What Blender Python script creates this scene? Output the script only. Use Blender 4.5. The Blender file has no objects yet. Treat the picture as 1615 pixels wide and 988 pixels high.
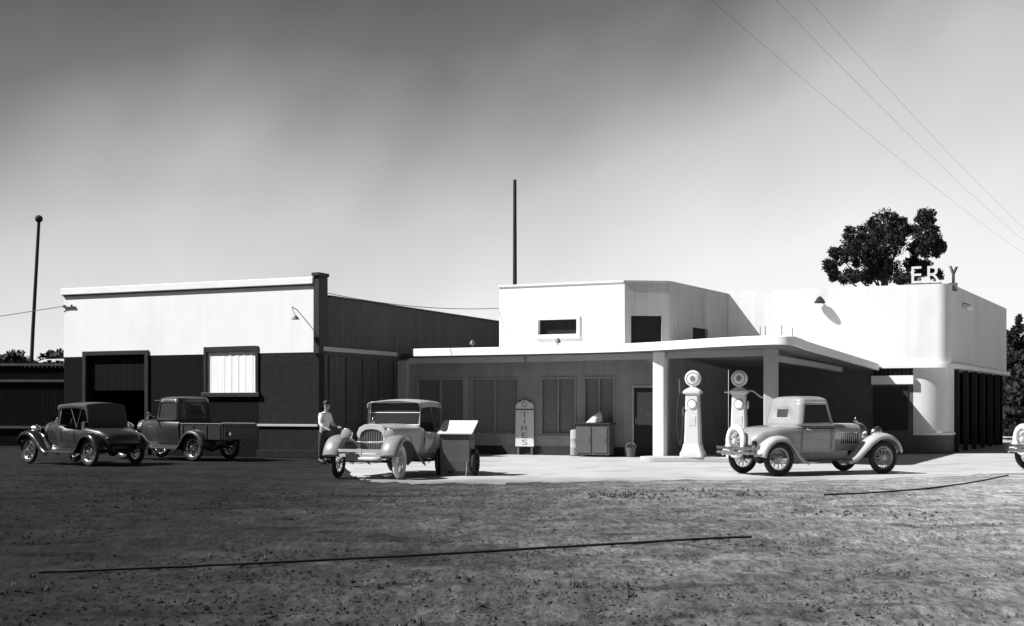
import bpy, bmesh, math, random
import numpy as np
from mathutils import Vector, Matrix

R = math.radians
random.seed(7)
rng = np.random.default_rng(7)
scene = bpy.context.scene
COL = scene.collection

# ------------------------------------------------------------------ camera
cam_d = bpy.data.cameras.new("camera")
cam = bpy.data.objects.new("camera", cam_d)
COL.objects.link(cam)
cam.location = (0, 0, 1.5)
cam.rotation_euler = (R(90), 0, 0)
cam_d.sensor_width = 36
cam_d.lens = 36 * 2000 / 1615
cam_d.shift_y = (642 - 494) / 1615
cam_d.clip_end = 3000
scene.camera = cam

# ------------------------------------------------------------------ sky, sun, exposure
SUN_EL, SUN_H = 45, Vector((-1, -0.22, 0)).normalized()
world = bpy.data.worlds.new("World")
scene.world = world
world.use_nodes = True
wn = world.node_tree
wn.nodes.clear()


def wnode(t, **kw):
    n = wn.nodes.new(t)
    for k, v in kw.items():
        setattr(n, k, v)
    return n


wout = wnode("ShaderNodeOutputWorld")
sky = wnode("ShaderNodeTexSky", sky_type="NISHITA", sun_disc=False)
sky.sun_elevation = R(SUN_EL)
sky.sun_rotation = math.atan2(SUN_H.x, SUN_H.y)
bw = wnode("ShaderNodeSeparateColor")     # black and white film behind a red filter: the blue sky goes dark
bg1 = wnode("ShaderNodeBackground")
bg1.inputs[1].default_value = 0.05  # with the red channel only
tc = wnode("ShaderNodeTexCoord")
sep = wnode("ShaderNodeSeparateXYZ")
wn.links.new(tc.outputs["Generated"], sep.inputs[0])


def wmath(op, a, b=None, c=None):
    n = wnode("ShaderNodeMath", operation=op)
    for i, v in enumerate((a, b, c)):
        if v is None:
            continue
        if isinstance(v, (int, float)):
            n.inputs[i].default_value = v
        else:
            wn.links.new(v, n.inputs[i])
    return n.outputs[0]


# thin high cloud: brighter to the right and towards the horizon, with slanting wisps
mp = wnode("ShaderNodeMapping")
mp.inputs["Scale"].default_value = (1.6, 1.0, 3.6)
mp0 = wnode("ShaderNodeMapping")
mp0.inputs["Rotation"].default_value = (0, R(52), 0)
wn.links.new(tc.outputs["Generated"], mp0.inputs[0])
wn.links.new(mp0.outputs[0], mp.inputs[0])
nz = wnode("ShaderNodeTexNoise")
nz.inputs["Scale"].default_value = 1.3
nz.inputs["Detail"].default_value = 2.5
nz.inputs["Roughness"].default_value = 0.5
wn.links.new(mp.outputs[0], nz.inputs[0])
nz2 = wnode("ShaderNodeTexNoise")
nz2.inputs["Scale"].default_value = 7
nz2.inputs["Detail"].default_value = 6
wn.links.new(tc.outputs["Generated"], nz2.inputs[0])
side = wmath("MULTIPLY", sep.outputs[0], -0.19)
tt = wmath("ADD", sep.outputs[2], side)
wisp = wmath("MULTIPLY_ADD", nz.outputs[0], 0.20, -0.10)
wisp2 = wmath("MULTIPLY_ADD", nz2.outputs[0], 0.06, -0.03)
tt = wmath("ADD", wmath("ADD", tt, wisp), wisp2)
ramp = wnode("ShaderNodeValToRGB")
els = ramp.color_ramp.elements
SKY = [(0.0, 0.52), (0.07, 0.50), (0.13, 0.40), (0.19, 0.32), (0.25, 0.165), (0.30, 0.065), (0.36, 0.022), (1.0, 0.01)]
while len(els) < len(SKY):
    els.new(0.5)
for e, (p, v) in zip(els, SKY):
    e.position = p
    e.color = (v, v, v, 1)
wn.links.new(tt, ramp.inputs[0])
bg2 = wnode("ShaderNodeBackground")
bg2.inputs[1].default_value = 1.0
add = wnode("ShaderNodeAddShader")
wn.links.new(sky.outputs[0], bw.inputs[0])
filt = wmath("MULTIPLY", bw.outputs[0], 0.55)
cf = wnode("ShaderNodeCombineColor")
for i_ in range(3):
    wn.links.new(filt, cf.inputs[i_])
wn.links.new(cf.outputs[0], bg1.inputs[0])
# the bright cloud lies ahead; unseen sky behind and far right is dimmed to cut fill light
bk1 = wnode("ShaderNodeMapRange")
bk1.interpolation_type = "SMOOTHSTEP"
for i_, v_ in enumerate((0.0, 0.8, 0.22, 1.0)):
    bk1.inputs[1 + i_].default_value = v_
wn.links.new(sep.outputs[1], bk1.inputs[0])
cl_c = wnode("ShaderNodeCombineColor")
bk2 = wnode("ShaderNodeMapRange")
bk2.interpolation_type = "SMOOTHSTEP"
for i_, v_ in enumerate((0.42, 0.85, 1.0, 0.25)):
    bk2.inputs[1 + i_].default_value = v_
wn.links.new(sep.outputs[0], bk2.inputs[0])
lum = wmath("MULTIPLY", wmath("MULTIPLY", ramp.outputs[0], bk1.outputs[0]), bk2.outputs[0])
for i_ in range(3):
    wn.links.new(lum, cl_c.inputs[i_])
wn.links.new(cl_c.outputs[0], bg2.inputs[0])
wn.links.new(bg1.outputs[0], add.inputs[0])
wn.links.new(bg2.outputs[0], add.inputs[1])
wn.links.new(add.outputs[0], wout.inputs[0])

sun_d = bpy.data.lights.new("sun", "SUN")
sun_d.energy = 5.0
sun_d.angle = R(0.5)
sun_d.color = (1, 1, 1)                     # monochrome photograph
sun = bpy.data.objects.new("sun", sun_d)
COL.objects.link(sun)
sdir = SUN_H * math.cos(R(SUN_EL)) + Vector((0, 0, math.sin(R(SUN_EL))))
sun.rotation_euler = sdir.to_track_quat("Z", "Y").to_euler()
sun.location = (-30, -10, 40)

scene.view_settings.view_transform = "Standard"
scene.view_settings.look = "None"
scene.view_settings.exposure = 0.60
scene.view_settings.gamma = 1.0
scene.cycles.max_bounces = 6

# ------------------------------------------------------------------ materials


def mat(name, v, rough=0.6, metal=0.0, var=0.15, vscale=3.0, bump=0.0, bscale=40.0, streak=0.0, coat=0.0, spec=0.5,
        stain=0.0, wave=None):
    """grey procedural material: albedo v with noise variation, optional vertical streaks, stains and bump"""
    m = bpy.data.materials.new(name)
    m.use_nodes = True
    nt = m.node_tree
    p = nt.nodes["Principled BSDF"]
    p.inputs["Roughness"].default_value = rough
    p.inputs["Metallic"].default_value = metal
    p.inputs["Coat Weight"].default_value = coat
    p.inputs["Specular IOR Level"].default_value = spec
    t = nt.nodes.new("ShaderNodeTexCoord")
    L = nt.links.new

    def noise(scale, detail, sc=None, rot=None):
        n = nt.nodes.new("ShaderNodeTexNoise")
        n.inputs["Scale"].default_value = scale
        n.inputs["Detail"].default_value = detail
        if sc:
            mpn = nt.nodes.new("ShaderNodeMapping")
            mpn.inputs["Scale"].default_value = sc
            L(t.outputs["Object"], mpn.inputs[0])
            L(mpn.outputs[0], n.inputs[0])
        else:
            L(t.outputs["Object"], n.inputs[0])
        return n.outputs[0]

    def mth(op, a, b, c=None):
        n = nt.nodes.new("ShaderNodeMath")
        n.operation = op
        for i, q in enumerate((a, b, c)):
            if q is None:
                continue
            if isinstance(q, (int, float)):
                n.inputs[i].default_value = q
            else:
                L(q, n.inputs[i])
        return n.outputs[0]

    f = mth("MULTIPLY_ADD", noise(vscale, 6), 2 * var, 1 - var)
    if streak:
        f = mth("MULTIPLY", f, mth("MULTIPLY_ADD", noise(1.0, 5, (5, 5, 0.25)), 2 * streak, 1 - streak))
    if stain:
        s = noise(0.9, 8, (1, 1, 0.5))
        r = nt.nodes.new("ShaderNodeMapRange")
        r.inputs["From Min"].default_value = 0.52
        r.inputs["From Max"].default_value = 0.72
        r.inputs["To Min"].default_value = 1.0
        r.inputs["To Max"].default_value = 1.0 - stain
        L(s, r.inputs[0])
        f = mth("MULTIPLY", f, r.outputs[0])
    v_out = mth("MULTIPLY", f, v)
    cmb = nt.nodes.new("ShaderNodeCombineColor")
    for i in range(3):
        L(v_out, cmb.inputs[i])
    L(cmb.outputs[0], p.inputs["Base Color"])
    rr = mth("MULTIPLY_ADD", noise(vscale * 2.3, 4), 0.25, rough - 0.125)
    L(rr, p.inputs["Roughness"])
    if bump or wave:
        b = nt.nodes.new("ShaderNodeBump")
        b.inputs["Strength"].default_value = bump if bump else 0.4
        b.inputs["Distance"].default_value = 0.02
        h = noise(bscale, 8)
        if wave:                               # (scale, direction) board or course joints
            w = nt.nodes.new("ShaderNodeTexWave")
            w.bands_direction = wave[1]
            w.wave_profile = "SAW"
            w.inputs["Scale"].default_value = wave[0]
            w.inputs["Distortion"].default_value = 0.05
            L(t.outputs["Object"], w.inputs[0])
            h = mth("MULTIPLY_ADD", w.outputs[1], 1.5, h)
        L(h, b.inputs["Height"])
        L(b.outputs[0], p.inputs["Normal"])
    return m


def glass_mat(name, v=0.02, rough=0.08):
    return mat(name, v, rough=rough, var=0.1, spec=0.6)


M = {
    "stucco": mat("white_stucco", 0.80, 0.85, var=0.05, vscale=1.5, bump=0.25, bscale=60, streak=0.05, stain=0.06),
    "cream": mat("cream_stucco", 0.70, 0.85, var=0.06, vscale=1.2, bump=0.25, bscale=60, streak=0.10, stain=0.10),
    "tower_side": mat("grey_board_and_shade", 0.37, 0.85, var=0.12, vscale=1.5, bump=0.3, streak=0.30, stain=0.15),  # grey puts the shade of tower chamfer and side into the colour
    "dark_paint_and_shade": mat("dark_wall_and_shade", 0.010, 0.9, spec=0.05, var=0.25, vscale=2, bump=0.3, bscale=30, streak=0.2),  # near-black tone carries the shade over the lower garage front
    "dark_brick": mat("dark_brick", 0.030, 0.9, spec=0.05, var=0.35, vscale=5, bump=0.6, bscale=30, wave=(2.2, "Z")),  # dark tone carries the shade at the garage corner
    "side_wall": mat("side_boards_and_shade", 0.06, 0.85, var=0.25, vscale=1.2, bump=0.4, streak=0.45, wave=(1.6, "Y")),  # low tone puts the garage side's shade into the boards
    "shade_wall": mat("station_wall_and_shade", 0.26, 0.8, var=0.28, vscale=1.5, bump=0.2, streak=0.25),  # tone darkened to carry the canopy's shade on these walls
    "beam": mat("beam_paint", 0.36, 0.7, var=0.08, streak=0.1),
    "black": mat("black_paint", 0.012, 0.5, var=0.2),
    "void": mat("dark_interior", 0.008, 0.95, var=0.1),
    "trim_dark": mat("dark_trim", 0.014, 0.7, var=0.2),
    "roof": mat("roof_felt", 0.12, 0.95, var=0.3, bump=0.4),
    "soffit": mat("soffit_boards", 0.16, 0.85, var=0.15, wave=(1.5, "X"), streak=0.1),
    "column": mat("column_paint", 0.74, 0.7, var=0.05, stain=0.12),
    "concrete": mat("concrete", 0.43, 0.92, var=0.22, vscale=0.5, bump=0.35, bscale=25, stain=0.30),
    "kerb": mat("kerb_concrete", 0.42, 0.9, var=0.2, bump=0.3),
    "wood": mat("weathered_wood", 0.10, 0.9, var=0.35, bump=0.4, streak=0.3),
    "pole": mat("tarred_pole", 0.022, 0.9, var=0.3),
    "glass": glass_mat("window_glass", 0.14, 0.25),
    "car_glass": glass_mat("car_glass", 0.03, 0.05),
    "blind": mat("white_blind", 0.78, 0.8, var=0.10, vscale=2, streak=0.22, wave=(4.5, "X")),
    "grey_paint": mat("grey_car_paint", 0.33, 0.3, var=0.14, vscale=3, coat=0.9, stain=0.15),
    "cream_paint": mat("cream_car_paint", 0.55, 0.35, var=0.16, vscale=3, coat=0.5, stain=0.2),
    "dusty_fender": mat("dusty_grey_fender_paint", 0.24, 0.4, var=0.25, vscale=3, coat=0.6),
    "pale_lit_paint": mat("pale_lit_fender_paint", 0.47, 0.3, var=0.12, vscale=4, coat=0.8),  # tone raised to put sunlight on the coupe's fenders into the colour
    "black_car": mat("black_car_paint", 0.012, 0.22, var=0.3, vscale=5, coat=0.6),
    "dull_car": mat("dusty_black_car_paint", 0.022, 0.4, var=0.35, vscale=4, coat=0.2),
    "tyre": mat("tyre_rubber", 0.022, 0.85, var=0.3, vscale=10),
    "white_tyre": mat("white_tyre_rubber", 0.72, 0.8, var=0.10, vscale=8),
    "chrome": mat("nickel_plate", 0.72, 0.2, metal=1.0, var=0.06),
    "spoke": mat("spoke_paint", 0.45, 0.4, var=0.1),
    "lens": mat("lamp_lens", 0.30, 0.08, var=0.05, coat=0.8),
    "canvas": mat("dark_canvas", 0.05, 0.85, var=0.25, vscale=6, bump=0.3),
    "pale_canvas": mat("pale_canvas", 0.30, 0.85, var=0.15, vscale=6, bump=0.3),
    "pump": mat("white_pump_enamel", 0.66, 0.25, var=0.06, coat=0.6, stain=0.1),
    "globe": mat("milk_glass", 0.80, 0.2, var=0.03, coat=0.5),
    "mark": mat("grey_emblem_paint", 0.20, 0.5, var=0.1),
    "letter": mat("dark_lettering", 0.07, 0.6, var=0.1),
    "board": mat("pale_sign_board", 0.62, 0.6, var=0.1, stain=0.2),
    "rubber": mat("black_hose", 0.014, 0.7, var=0.2),
    "pale_hose": mat("pale_hose", 0.55, 0.6, var=0.1),
    "leaf_dark": mat("pine_leaf", 0.013, 0.8, var=0.5, vscale=0.6),
    "leaf_conifer": mat("conifer_leaf", 0.016, 0.85, var=0.5, vscale=0.8),
    "leaf_bush": mat("bush_leaf", 0.018, 0.85, var=0.5, vscale=0.8),
    "weed": mat("weed_leaf", 0.11, 0.9, var=0.5, vscale=2),
    "bark": mat("bark", 0.05, 0.95, var=0.4, bump=0.6),
    "stone": mat("loose_stone", 0.085, 0.95, var=0.95, vscale=14),
    "shirt": mat("white_shirt_cloth", 0.70, 0.9, var=0.08, bump=0.2),
    "trousers": mat("dark_trouser_cloth", 0.03, 0.9, var=0.2),
    "skin": mat("skin", 0.30, 0.6, var=0.08),
    "hair": mat("dark_hair", 0.015, 0.6, var=0.2),
    "iron": mat("iron_grey", 0.12, 0.6, var=0.2, metal=0.3),
    "tin": mat("tin_roof", 0.45, 0.5, var=0.2, wave=(5, "X")),
    "grille": mat("grille_bars", 0.16, 0.4, var=0.2),
    "bin": mat("dark_tin", 0.085, 0.6, var=0.25, streak=0.2),
    "plinth": mat("dark_plinth_and_shade", 0.10, 0.9, var=0.25, bump=0.3),
    "rag": mat("pale_rag_cloth", 0.6, 0.9, var=0.15, bump=0.3),
}


def dirt_material():
    m = bpy.data.materials.new("packed_dirt")
    m.use_nodes = True
    nt = m.node_tree
    L = nt.links.new
    p = nt.nodes["Principled BSDF"]
    p.inputs["Roughness"].default_value = 0.97
    p.inputs["Specular IOR Level"].default_value = 0.15
    t = nt.nodes.new("ShaderNodeTexCoord")

    def noise(scale, detail, rough=0.55, sc=(1, 1, 1)):
        n = nt.nodes.new("ShaderNodeTexNoise")
        n.inputs["Scale"].default_value = scale
        n.inputs["Detail"].default_value = detail
        n.inputs["Roughness"].default_value = rough
        mpn = nt.nodes.new("ShaderNodeMapping")
        mpn.inputs["Scale"].default_value = sc
        L(t.outputs["Object"], mpn.inputs[0])
        L(mpn.outputs[0], n.inputs[0])
        return n.outputs[0]

    def mth(op, a, b=None, c=None, clamp=False):
        n = nt.nodes.new("ShaderNodeMath")
        n.operation = op
        n.use_clamp = clamp
        for i, q in enumerate((a, b, c)):
            if q is None:
                continue
            if isinstance(q, (int, float)):
                n.inputs[i].default_value = q
            else:
                L(q, n.inputs[i])
        return n.outputs[0]

    sp = nt.nodes.new("ShaderNodeSeparateXYZ")
    L(t.outputs["Object"], sp.inputs[0])
    # garage yard's shade is put into the soil colour, paling towards the pumps
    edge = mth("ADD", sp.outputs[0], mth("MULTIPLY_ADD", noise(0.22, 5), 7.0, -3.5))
    yard_shade = nt.nodes.new("ShaderNodeMapRange")
    yard_shade.interpolation_type = "SMOOTHSTEP"
    yard_shade.inputs["From Min"].default_value = -5.5
    yard_shade.inputs["From Max"].default_value = 12.0
    yard_shade.inputs["To Min"].default_value = 0.019
    yard_shade.inputs["To Max"].default_value = 0.42
    L(edge, yard_shade.inputs[0])

    def contrast(src, a, b, lo, hi):
        r = nt.nodes.new("ShaderNodeMapRange")
        for i_, v_ in enumerate((a, b, lo, hi)):
            r.inputs[1 + i_].default_value = v_
        L(src, r.inputs[0])
        return r.outputs[0]

    f = contrast(noise(0.55, 9, 0.65, (0.5, 1.2, 1)), 0.32, 0.68, 0.6, 1.4)
    f = mth("MULTIPLY", f, contrast(noise(2.4, 9, 0.7, (1.0, 0.6, 1)), 0.34, 0.66, 0.55, 1.5))
    f = mth("MULTIPLY", f, contrast(noise(12.0, 9, 0.8, (1.2, 0.35, 1)), 0.36, 0.64, 0.4, 1.7))
    sm = nt.nodes.new("ShaderNodeMapRange")      # darker scuffs and damp patches
    sm.inputs["From Min"].default_value = 0.56
    sm.inputs["From Max"].default_value = 0.66
    sm.inputs["To Min"].default_value = 1.0
    sm.inputs["To Max"].default_value = 0.5
    L(noise(0.8, 9, 0.65, (0.35, 1.8, 1)), sm.inputs[0])
    f = mth("MULTIPLY", f, sm.outputs[0])
    v = mth("MULTIPLY", yard_shade.outputs[0], f)
    cmb = nt.nodes.new("ShaderNodeCombineColor")
    for i in range(3):
        L(v, cmb.inputs[i])
    L(cmb.outputs[0], p.inputs["Base Color"])
    b = nt.nodes.new("ShaderNodeBump")
    b.inputs["Strength"].default_value = 1.0
    b.inputs["Distance"].default_value = 0.10
    L(mth("ADD", noise(11, 12, 0.75), noise(3.0, 9, 0.65)), b.inputs["Height"])
    L(b.outputs[0], p.inputs["Normal"])
    return m


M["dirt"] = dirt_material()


def dusty_edge(m):
    """tracked-in earth darkens the street edge of the concrete in ragged patches"""
    nt = m.node_tree
    L = nt.links.new
    p = nt.nodes["Principled BSDF"]
    old = p.inputs["Base Color"].links[0].from_socket
    t = nt.nodes.new("ShaderNodeTexCoord")
    sp = nt.nodes.new("ShaderNodeSeparateXYZ")
    L(t.outputs["Object"], sp.inputs[0])
    n = nt.nodes.new("ShaderNodeTexNoise")
    n.inputs["Scale"].default_value = 0.7
    n.inputs["Detail"].default_value = 9
    n.inputs["Roughness"].default_value = 0.65
    L(t.outputs["Object"], n.inputs[0])
    a = nt.nodes.new("ShaderNodeMath")
    a.operation = "MULTIPLY_ADD"
    L(n.outputs[0], a.inputs[0])
    a.inputs[1].default_value = 5.0
    L(sp.outputs[1], a.inputs[2])
    r = nt.nodes.new("ShaderNodeMapRange")
    r.interpolation_type = "SMOOTHSTEP"
    r.inputs["From Min"].default_value = 27.2
    r.inputs["From Max"].default_value = 30.2
    r.inputs["To Min"].default_value = 0.45
    r.inputs["To Max"].default_value = 1.0
    L(a.outputs[0], r.inputs[0])
    mx = nt.nodes.new("ShaderNodeVectorMath")
    mx.operation = "SCALE"
    L(old, mx.inputs[0])
    L(r.outputs[0], mx.inputs["Scale"])
    L(mx.outputs[0], p.inputs["Base Color"])


dusty_edge(M["concrete"])

# ------------------------------------------------------------------ mesh helpers


def letter(ch, size, extrude, offset, m, parent, loc_, rot, sc=(1, 1, 1)):
    cu = bpy.data.curves.new("letter", "FONT")
    cu.body = ch
    cu.size = size
    cu.extrude = extrude
    cu.offset = offset
    cu.align_x = "CENTER"
    tmp = bpy.data.objects.new("letter_curve", cu)
    COL.objects.link(tmp)
    dg = bpy.context.evaluated_depsgraph_get()
    me = bpy.data.meshes.new_from_object(tmp.evaluated_get(dg))
    bpy.data.objects.remove(tmp)
    me.materials.clear()
    me.materials.append(m)
    o = bpy.data.objects.new("letter", me)
    COL.objects.link(o)
    o.parent = parent
    o.location, o.rotation_euler, o.scale = loc_, rot, sc
    return o



class MB:
    def __init__(self):
        self.v, self.f = [], []

    def add(self, vs, fs):
        o = len(self.v)
        self.v += [tuple(map(float, q)) for q in vs]
        self.f += [tuple(i + o for i in q) for q in fs]
        return self

    def box(self, x0, x1, y0, y1, z0, z1):
        vs = [(x, y, z) for x in (x0, x1) for y in (y0, y1) for z in (z0, z1)]
        return self.add(vs, [(0, 1, 3, 2), (4, 6, 7, 5), (0, 4, 5, 1), (2, 3, 7, 6), (0, 2, 6, 4), (1, 5, 7, 3)])

    def hexa(self, b, t):
        """b, t: four bottom and four top points, counter-clockwise"""
        return self.add(list(b) + list(t), [(3, 2, 1, 0), (4, 5, 6, 7), (0, 1, 5, 4), (1, 2, 6, 5), (2, 3, 7, 6), (3, 0, 4, 7)])

    def prism(self, poly, z0, z1):
        """poly xy; z0, z1 numbers or per-vertex lists"""
        n = len(poly)
        a = z0 if hasattr(z0, "__len__") else [z0] * n
        b = z1 if hasattr(z1, "__len__") else [z1] * n
        vs = [(p[0], p[1], a[i]) for i, p in enumerate(poly)] + [(p[0], p[1], b[i]) for i, p in enumerate(poly)]
        fs = [tuple(range(n - 1, -1, -1)), tuple(range(n, 2 * n))]
        fs += [(i, (i + 1) % n, n + (i + 1) % n, n + i) for i in range(n)]
        return self.add(vs, fs)

    def prism_y(self, poly, y0, y1):
        """poly in xz, extruded along y"""
        n = len(poly)
        vs = [(p[0], y0, p[1]) for p in poly] + [(p[0], y1, p[1]) for p in poly]
        fs = [tuple(range(n)), tuple(range(2 * n - 1, n - 1, -1))]
        fs += [(i, n + i, n + (i + 1) % n, (i + 1) % n) for i in range(n)]
        return self.add(vs, fs)

    def prism_x(self, poly, x0, x1):
        n = len(poly)
        vs = [(x0, p[0], p[1]) for p in poly] + [(x1, p[0], p[1]) for p in poly]
        fs = [tuple(range(n - 1, -1, -1)), tuple(range(n, 2 * n))]
        fs += [(i, (i + 1) % n, n + (i + 1) % n, n + i) for i in range(n)]
        return self.add(vs, fs)

    def grid(self, rows, closed=False, cap=False, skip=()):
        """rows of equal length; closed joins the last column to the first; cap closes both end rows"""
        n = len(rows[0])
        vs = [q for r in rows for q in r]
        fs = []
        m = n if closed else n - 1
        for i in range(len(rows) - 1):
            for j in range(m):
                if (i, j) in skip:
                    continue
                k = (j + 1) % n
                fs.append((i * n + j, i * n + k, (i + 1) * n + k, (i + 1) * n + j))
        if cap:
            fs.append(tuple(range(n - 1, -1, -1)))
            fs.append(tuple((len(rows) - 1) * n + j for j in range(n)))
        return self.add(vs, fs)

    def tube(self, pts, r, n=8, cap=True):
        pts = [Vector(p) for p in pts]
        rad = r if hasattr(r, "__len__") else [r] * len(pts)
        rows = []
        ref = None
        for i, p in enumerate(pts):
            d = (pts[min(i + 1, len(pts) - 1)] - pts[max(i - 1, 0)]).normalized()
            if ref is None:
                ref = d.orthogonal().normalized()
            else:
                ref = (ref - d * ref.dot(d)).normalized()
            b = d.cross(ref)
            rows.append([p + (ref * math.cos(2 * math.pi * k / n) + b * math.sin(2 * math.pi * k / n)) * rad[i] for k in range(n)])
        return self.grid(rows, closed=True, cap=cap)

    def lathe(self, prof, o=(0, 0, 0), axis="z", n=20):
        """prof: (radius, distance along axis)"""
        rows = []
        for r, h in prof:
            row = []
            for k in range(n):
                a = 2 * math.pi * k / n
                c, s = r * math.cos(a), r * math.sin(a)
                q = {"z": (c, s, h), "y": (s, h, c), "x": (h, c, s)}[axis]
                row.append((q[0] + o[0], q[1] + o[1], q[2] + o[2]))
            rows.append(row)
        return self.grid(rows, closed=True, cap=True)

    def torus(self, R0, r, o=(0, 0, 0), axis="y", n=32, k=10, flat=1.0):
        prof = [(R0 + r * math.cos(2 * math.pi * i / k), flat * r * math.sin(2 * math.pi * i / k)) for i in range(k + 1)]
        rows = []
        for rr, h in prof:
            row = []
            for j in range(n):
                a = 2 * math.pi * j / n
                c, s = rr * math.cos(a), rr * math.sin(a)
                q = {"z": (c, s, h), "y": (s, h, c), "x": (h, c, s)}[axis]
                row.append((q[0] + o[0], q[1] + o[1], q[2] + o[2]))
            rows.append(row)
        return self.grid(rows, closed=True)

    def build(self, name, material, parent=None, smooth=None, solid=0.0, bevel=0.0, subsurf=0):
        me = bpy.data.meshes.new(name)
        me.from_pydata(self.v, [], self.f)
        bm = bmesh.new()
        bm.from_mesh(me)
        bmesh.ops.remove_doubles(bm, verts=bm.verts, dist=1e-5)
        bmesh.ops.recalc_face_normals(bm, faces=bm.faces)
        bm.to_mesh(me)
        bm.free()
        me.materials.append(material)
        if smooth is not None:
            me.shade_smooth()
            me.set_sharp_from_angle(angle=R(smooth))
        o = bpy.data.objects.new(name, me)
        COL.objects.link(o)
        if parent is not None:
            o.parent = parent
        if solid:
            s = o.modifiers.new("thickness", "SOLIDIFY")
            s.thickness = solid
            s.offset = -1
        if bevel:
            b = o.modifiers.new("edge", "BEVEL")
            b.width = bevel
            b.segments = 2
            b.limit_method = "ANGLE"
        if subsurf:
            s = o.modifiers.new("sub", "SUBSURF")
            s.levels = s.render_levels = subsurf
        return o


def tag(o, label, cat, group=None, kind=None):
    if label:
        o["label"] = label
    if cat:
        o["category"] = cat
    if group:
        o["group"] = group
    if kind:
        o["kind"] = kind
    return o


def thing(name, label, cat, loc=(0, 0, 0), rz=0.0, group=None):
    o = bpy.data.objects.new(name, None)
    o.empty_display_size = 0.3
    COL.objects.link(o)
    o.location = loc
    o.rotation_euler = (0, 0, rz)
    return tag(o, label, cat, group)


def copy_tree(o, parent=None):
    c = o.copy()
    COL.objects.link(c)
    c.parent = parent
    for ch in list(o.children):
        copy_tree(ch, c)
    return c


def at(px, Y, y=None, z=None):
    """a point Y metres in front of the camera, in the line of picture column px (and row y)"""
    return Vector(((px - 807.5) / 2000 * Y, Y, z if z is not None else 1.5 + (642 - y) / 2000 * Y))


U = Vector((0.916, -0.401, 0)).normalized()       # along the building fronts, to the right
W = Vector((0.401, 0.916, 0)).normalized()        # away from the camera, along the building sides
RZ = math.atan2(U.y, U.x)

# ------------------------------------------------------------------ ground


def ground():
    xs = np.concatenate([np.linspace(-900, -22, 10), np.linspace(-20, 20, 420), np.linspace(22, 900, 10)])
    ys = np.concatenate([np.linspace(-60, 3, 6), np.linspace(4, 24, 330), np.linspace(24.1, 30.5, 70), np.linspace(31, 44, 20), np.linspace(46, 1500, 14)])
    X, Y = np.meshgrid(xs, ys)
    h = np.zeros_like(X)
    for k in range(26):
        a = rng.uniform(0, math.pi)
        fq = 0.5 * 1.16 ** k
        h += np.sin((X * math.cos(a) + Y * math.sin(a)) * fq + rng.uniform(0, 7)) * 0.005 / (1 + 0.22 * k)
    # shallow wheel ruts
    for x0, sl, w in ((-1.6, 0.15, 0.16), (-0.1, 0.15, 0.16), (2.0, 0.32, 0.14), (3.4, 0.32, 0.14), (-7, -0.1, 0.2)):
        d = np.abs(X - x0 - sl * (Y - 12) - 0.5 * np.sin(Y * 0.25 + x0))
        h -= 0.03 * np.exp(-(d / w) ** 2)
    for y0, sl, bow, w, dep in ((19.6, 0.05, 0.3, 0.13, 0.040), (18.2, 0.05, 0.3, 0.13, 0.040), (15.2, -0.04, 0.5, 0.14, 0.045), (13.8, -0.04, 0.5, 0.14, 0.045), (21.8, 0.02, 0.2, 0.13, 0.035),
                               (20.5, 0.02, 0.2, 0.13, 0.035), (10.4, 0.10, 0.4, 0.12, 0.04), (9.1, 0.10, 0.4, 0.12, 0.04)):
        d = (Y - y0 - sl * X - bow * np.sin(X * 0.22 + y0)) * (1 + 0.15 * np.sin(X * 1.3))
        part = 0.45 + 0.55 * np.sin(X * 0.35 + 2 * y0)
        h -= dep * np.clip(part, 0, 1) * (np.exp(-(d / w) ** 2) - 0.45 * np.exp(-((np.abs(d) - 2.1 * w) / w) ** 2))
    for n_, amp in ((1, 0.011), (2, 0.010), (4, 0.008)):      # clods and scuffs
        w_ = rng.normal(0, 1, X.shape)
        for _ in range(2):
            for ax in (0, 1):
                k_ = np.zeros_like(w_)
                for d_ in range(-n_, n_ + 1):
                    k_ += np.roll(w_, d_, axis=ax)
                w_ = k_ / (2 * n_ + 1)
        h += amp * w_ / w_.std() * 0.6
    left_ = np.clip((-4.2 - X) / 1.6, 0, 1)          # the yard before the garage runs farther back
    yend = 24.2 + 5.8 * left_
    mask = np.clip((yend - Y) / 1.2, 0, 1) * np.clip((19 - np.abs(X)) / 3, 0, 1) * np.clip((Y - 3.5), 0, 1)
    fade = 1.0
    Z = h * mask * fade - 0.004 - 0.018 * mask
    rows = [[(X[i, j], Y[i, j], Z[i, j]) for j in range(X.shape[1])] for i in range(X.shape[0])]
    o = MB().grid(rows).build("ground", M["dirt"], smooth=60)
    o["kind"] = "structure"


ground()

# pale concrete apron before the station
ap = [at(548, 30.0, z=0).xy, at(560, 27.3, z=0).xy, at(585, 25.6, z=0).xy, at(650, 24.7, z=0).xy, at(800, 24.8, z=0).xy,
      at(960, 25.6, z=0).xy, at(1100, 25.9, z=0).xy, at(1250, 25.4, z=0).xy, at(1400, 26.3, z=0).xy, at(1560, 28.2, z=0).xy,
      (16, 31), (24, 33), (24, 56), (-3.6, 42.4), (-5.3, 38)]
# roughen the near edge
rough = []
for i in range(len(ap)):
    a, b = Vector(ap[i]), Vector(ap[(i + 1) % len(ap)])
    n = 40 if i < 11 else 1
    for k in range(n):
        q = a.lerp(b, k / n)
        if i < 11:
            q += Vector((rng.normal(0, 0.01), rng.normal(0, 0.015) + 0.25 * math.sin(k * 0.16 + 1.7 * i) + 0.10 * math.sin(k * 0.45 + 2 * i)))
        rough.append((q.x, q.y))
apron = MB().prism(rough, -0.12, 0.004).build("apron_pavement", M["concrete"])
apron["kind"] = "structure"

# ------------------------------------------------------------------ garage on the left
C0 = Vector((-5.63, 37.0, 0))


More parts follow.
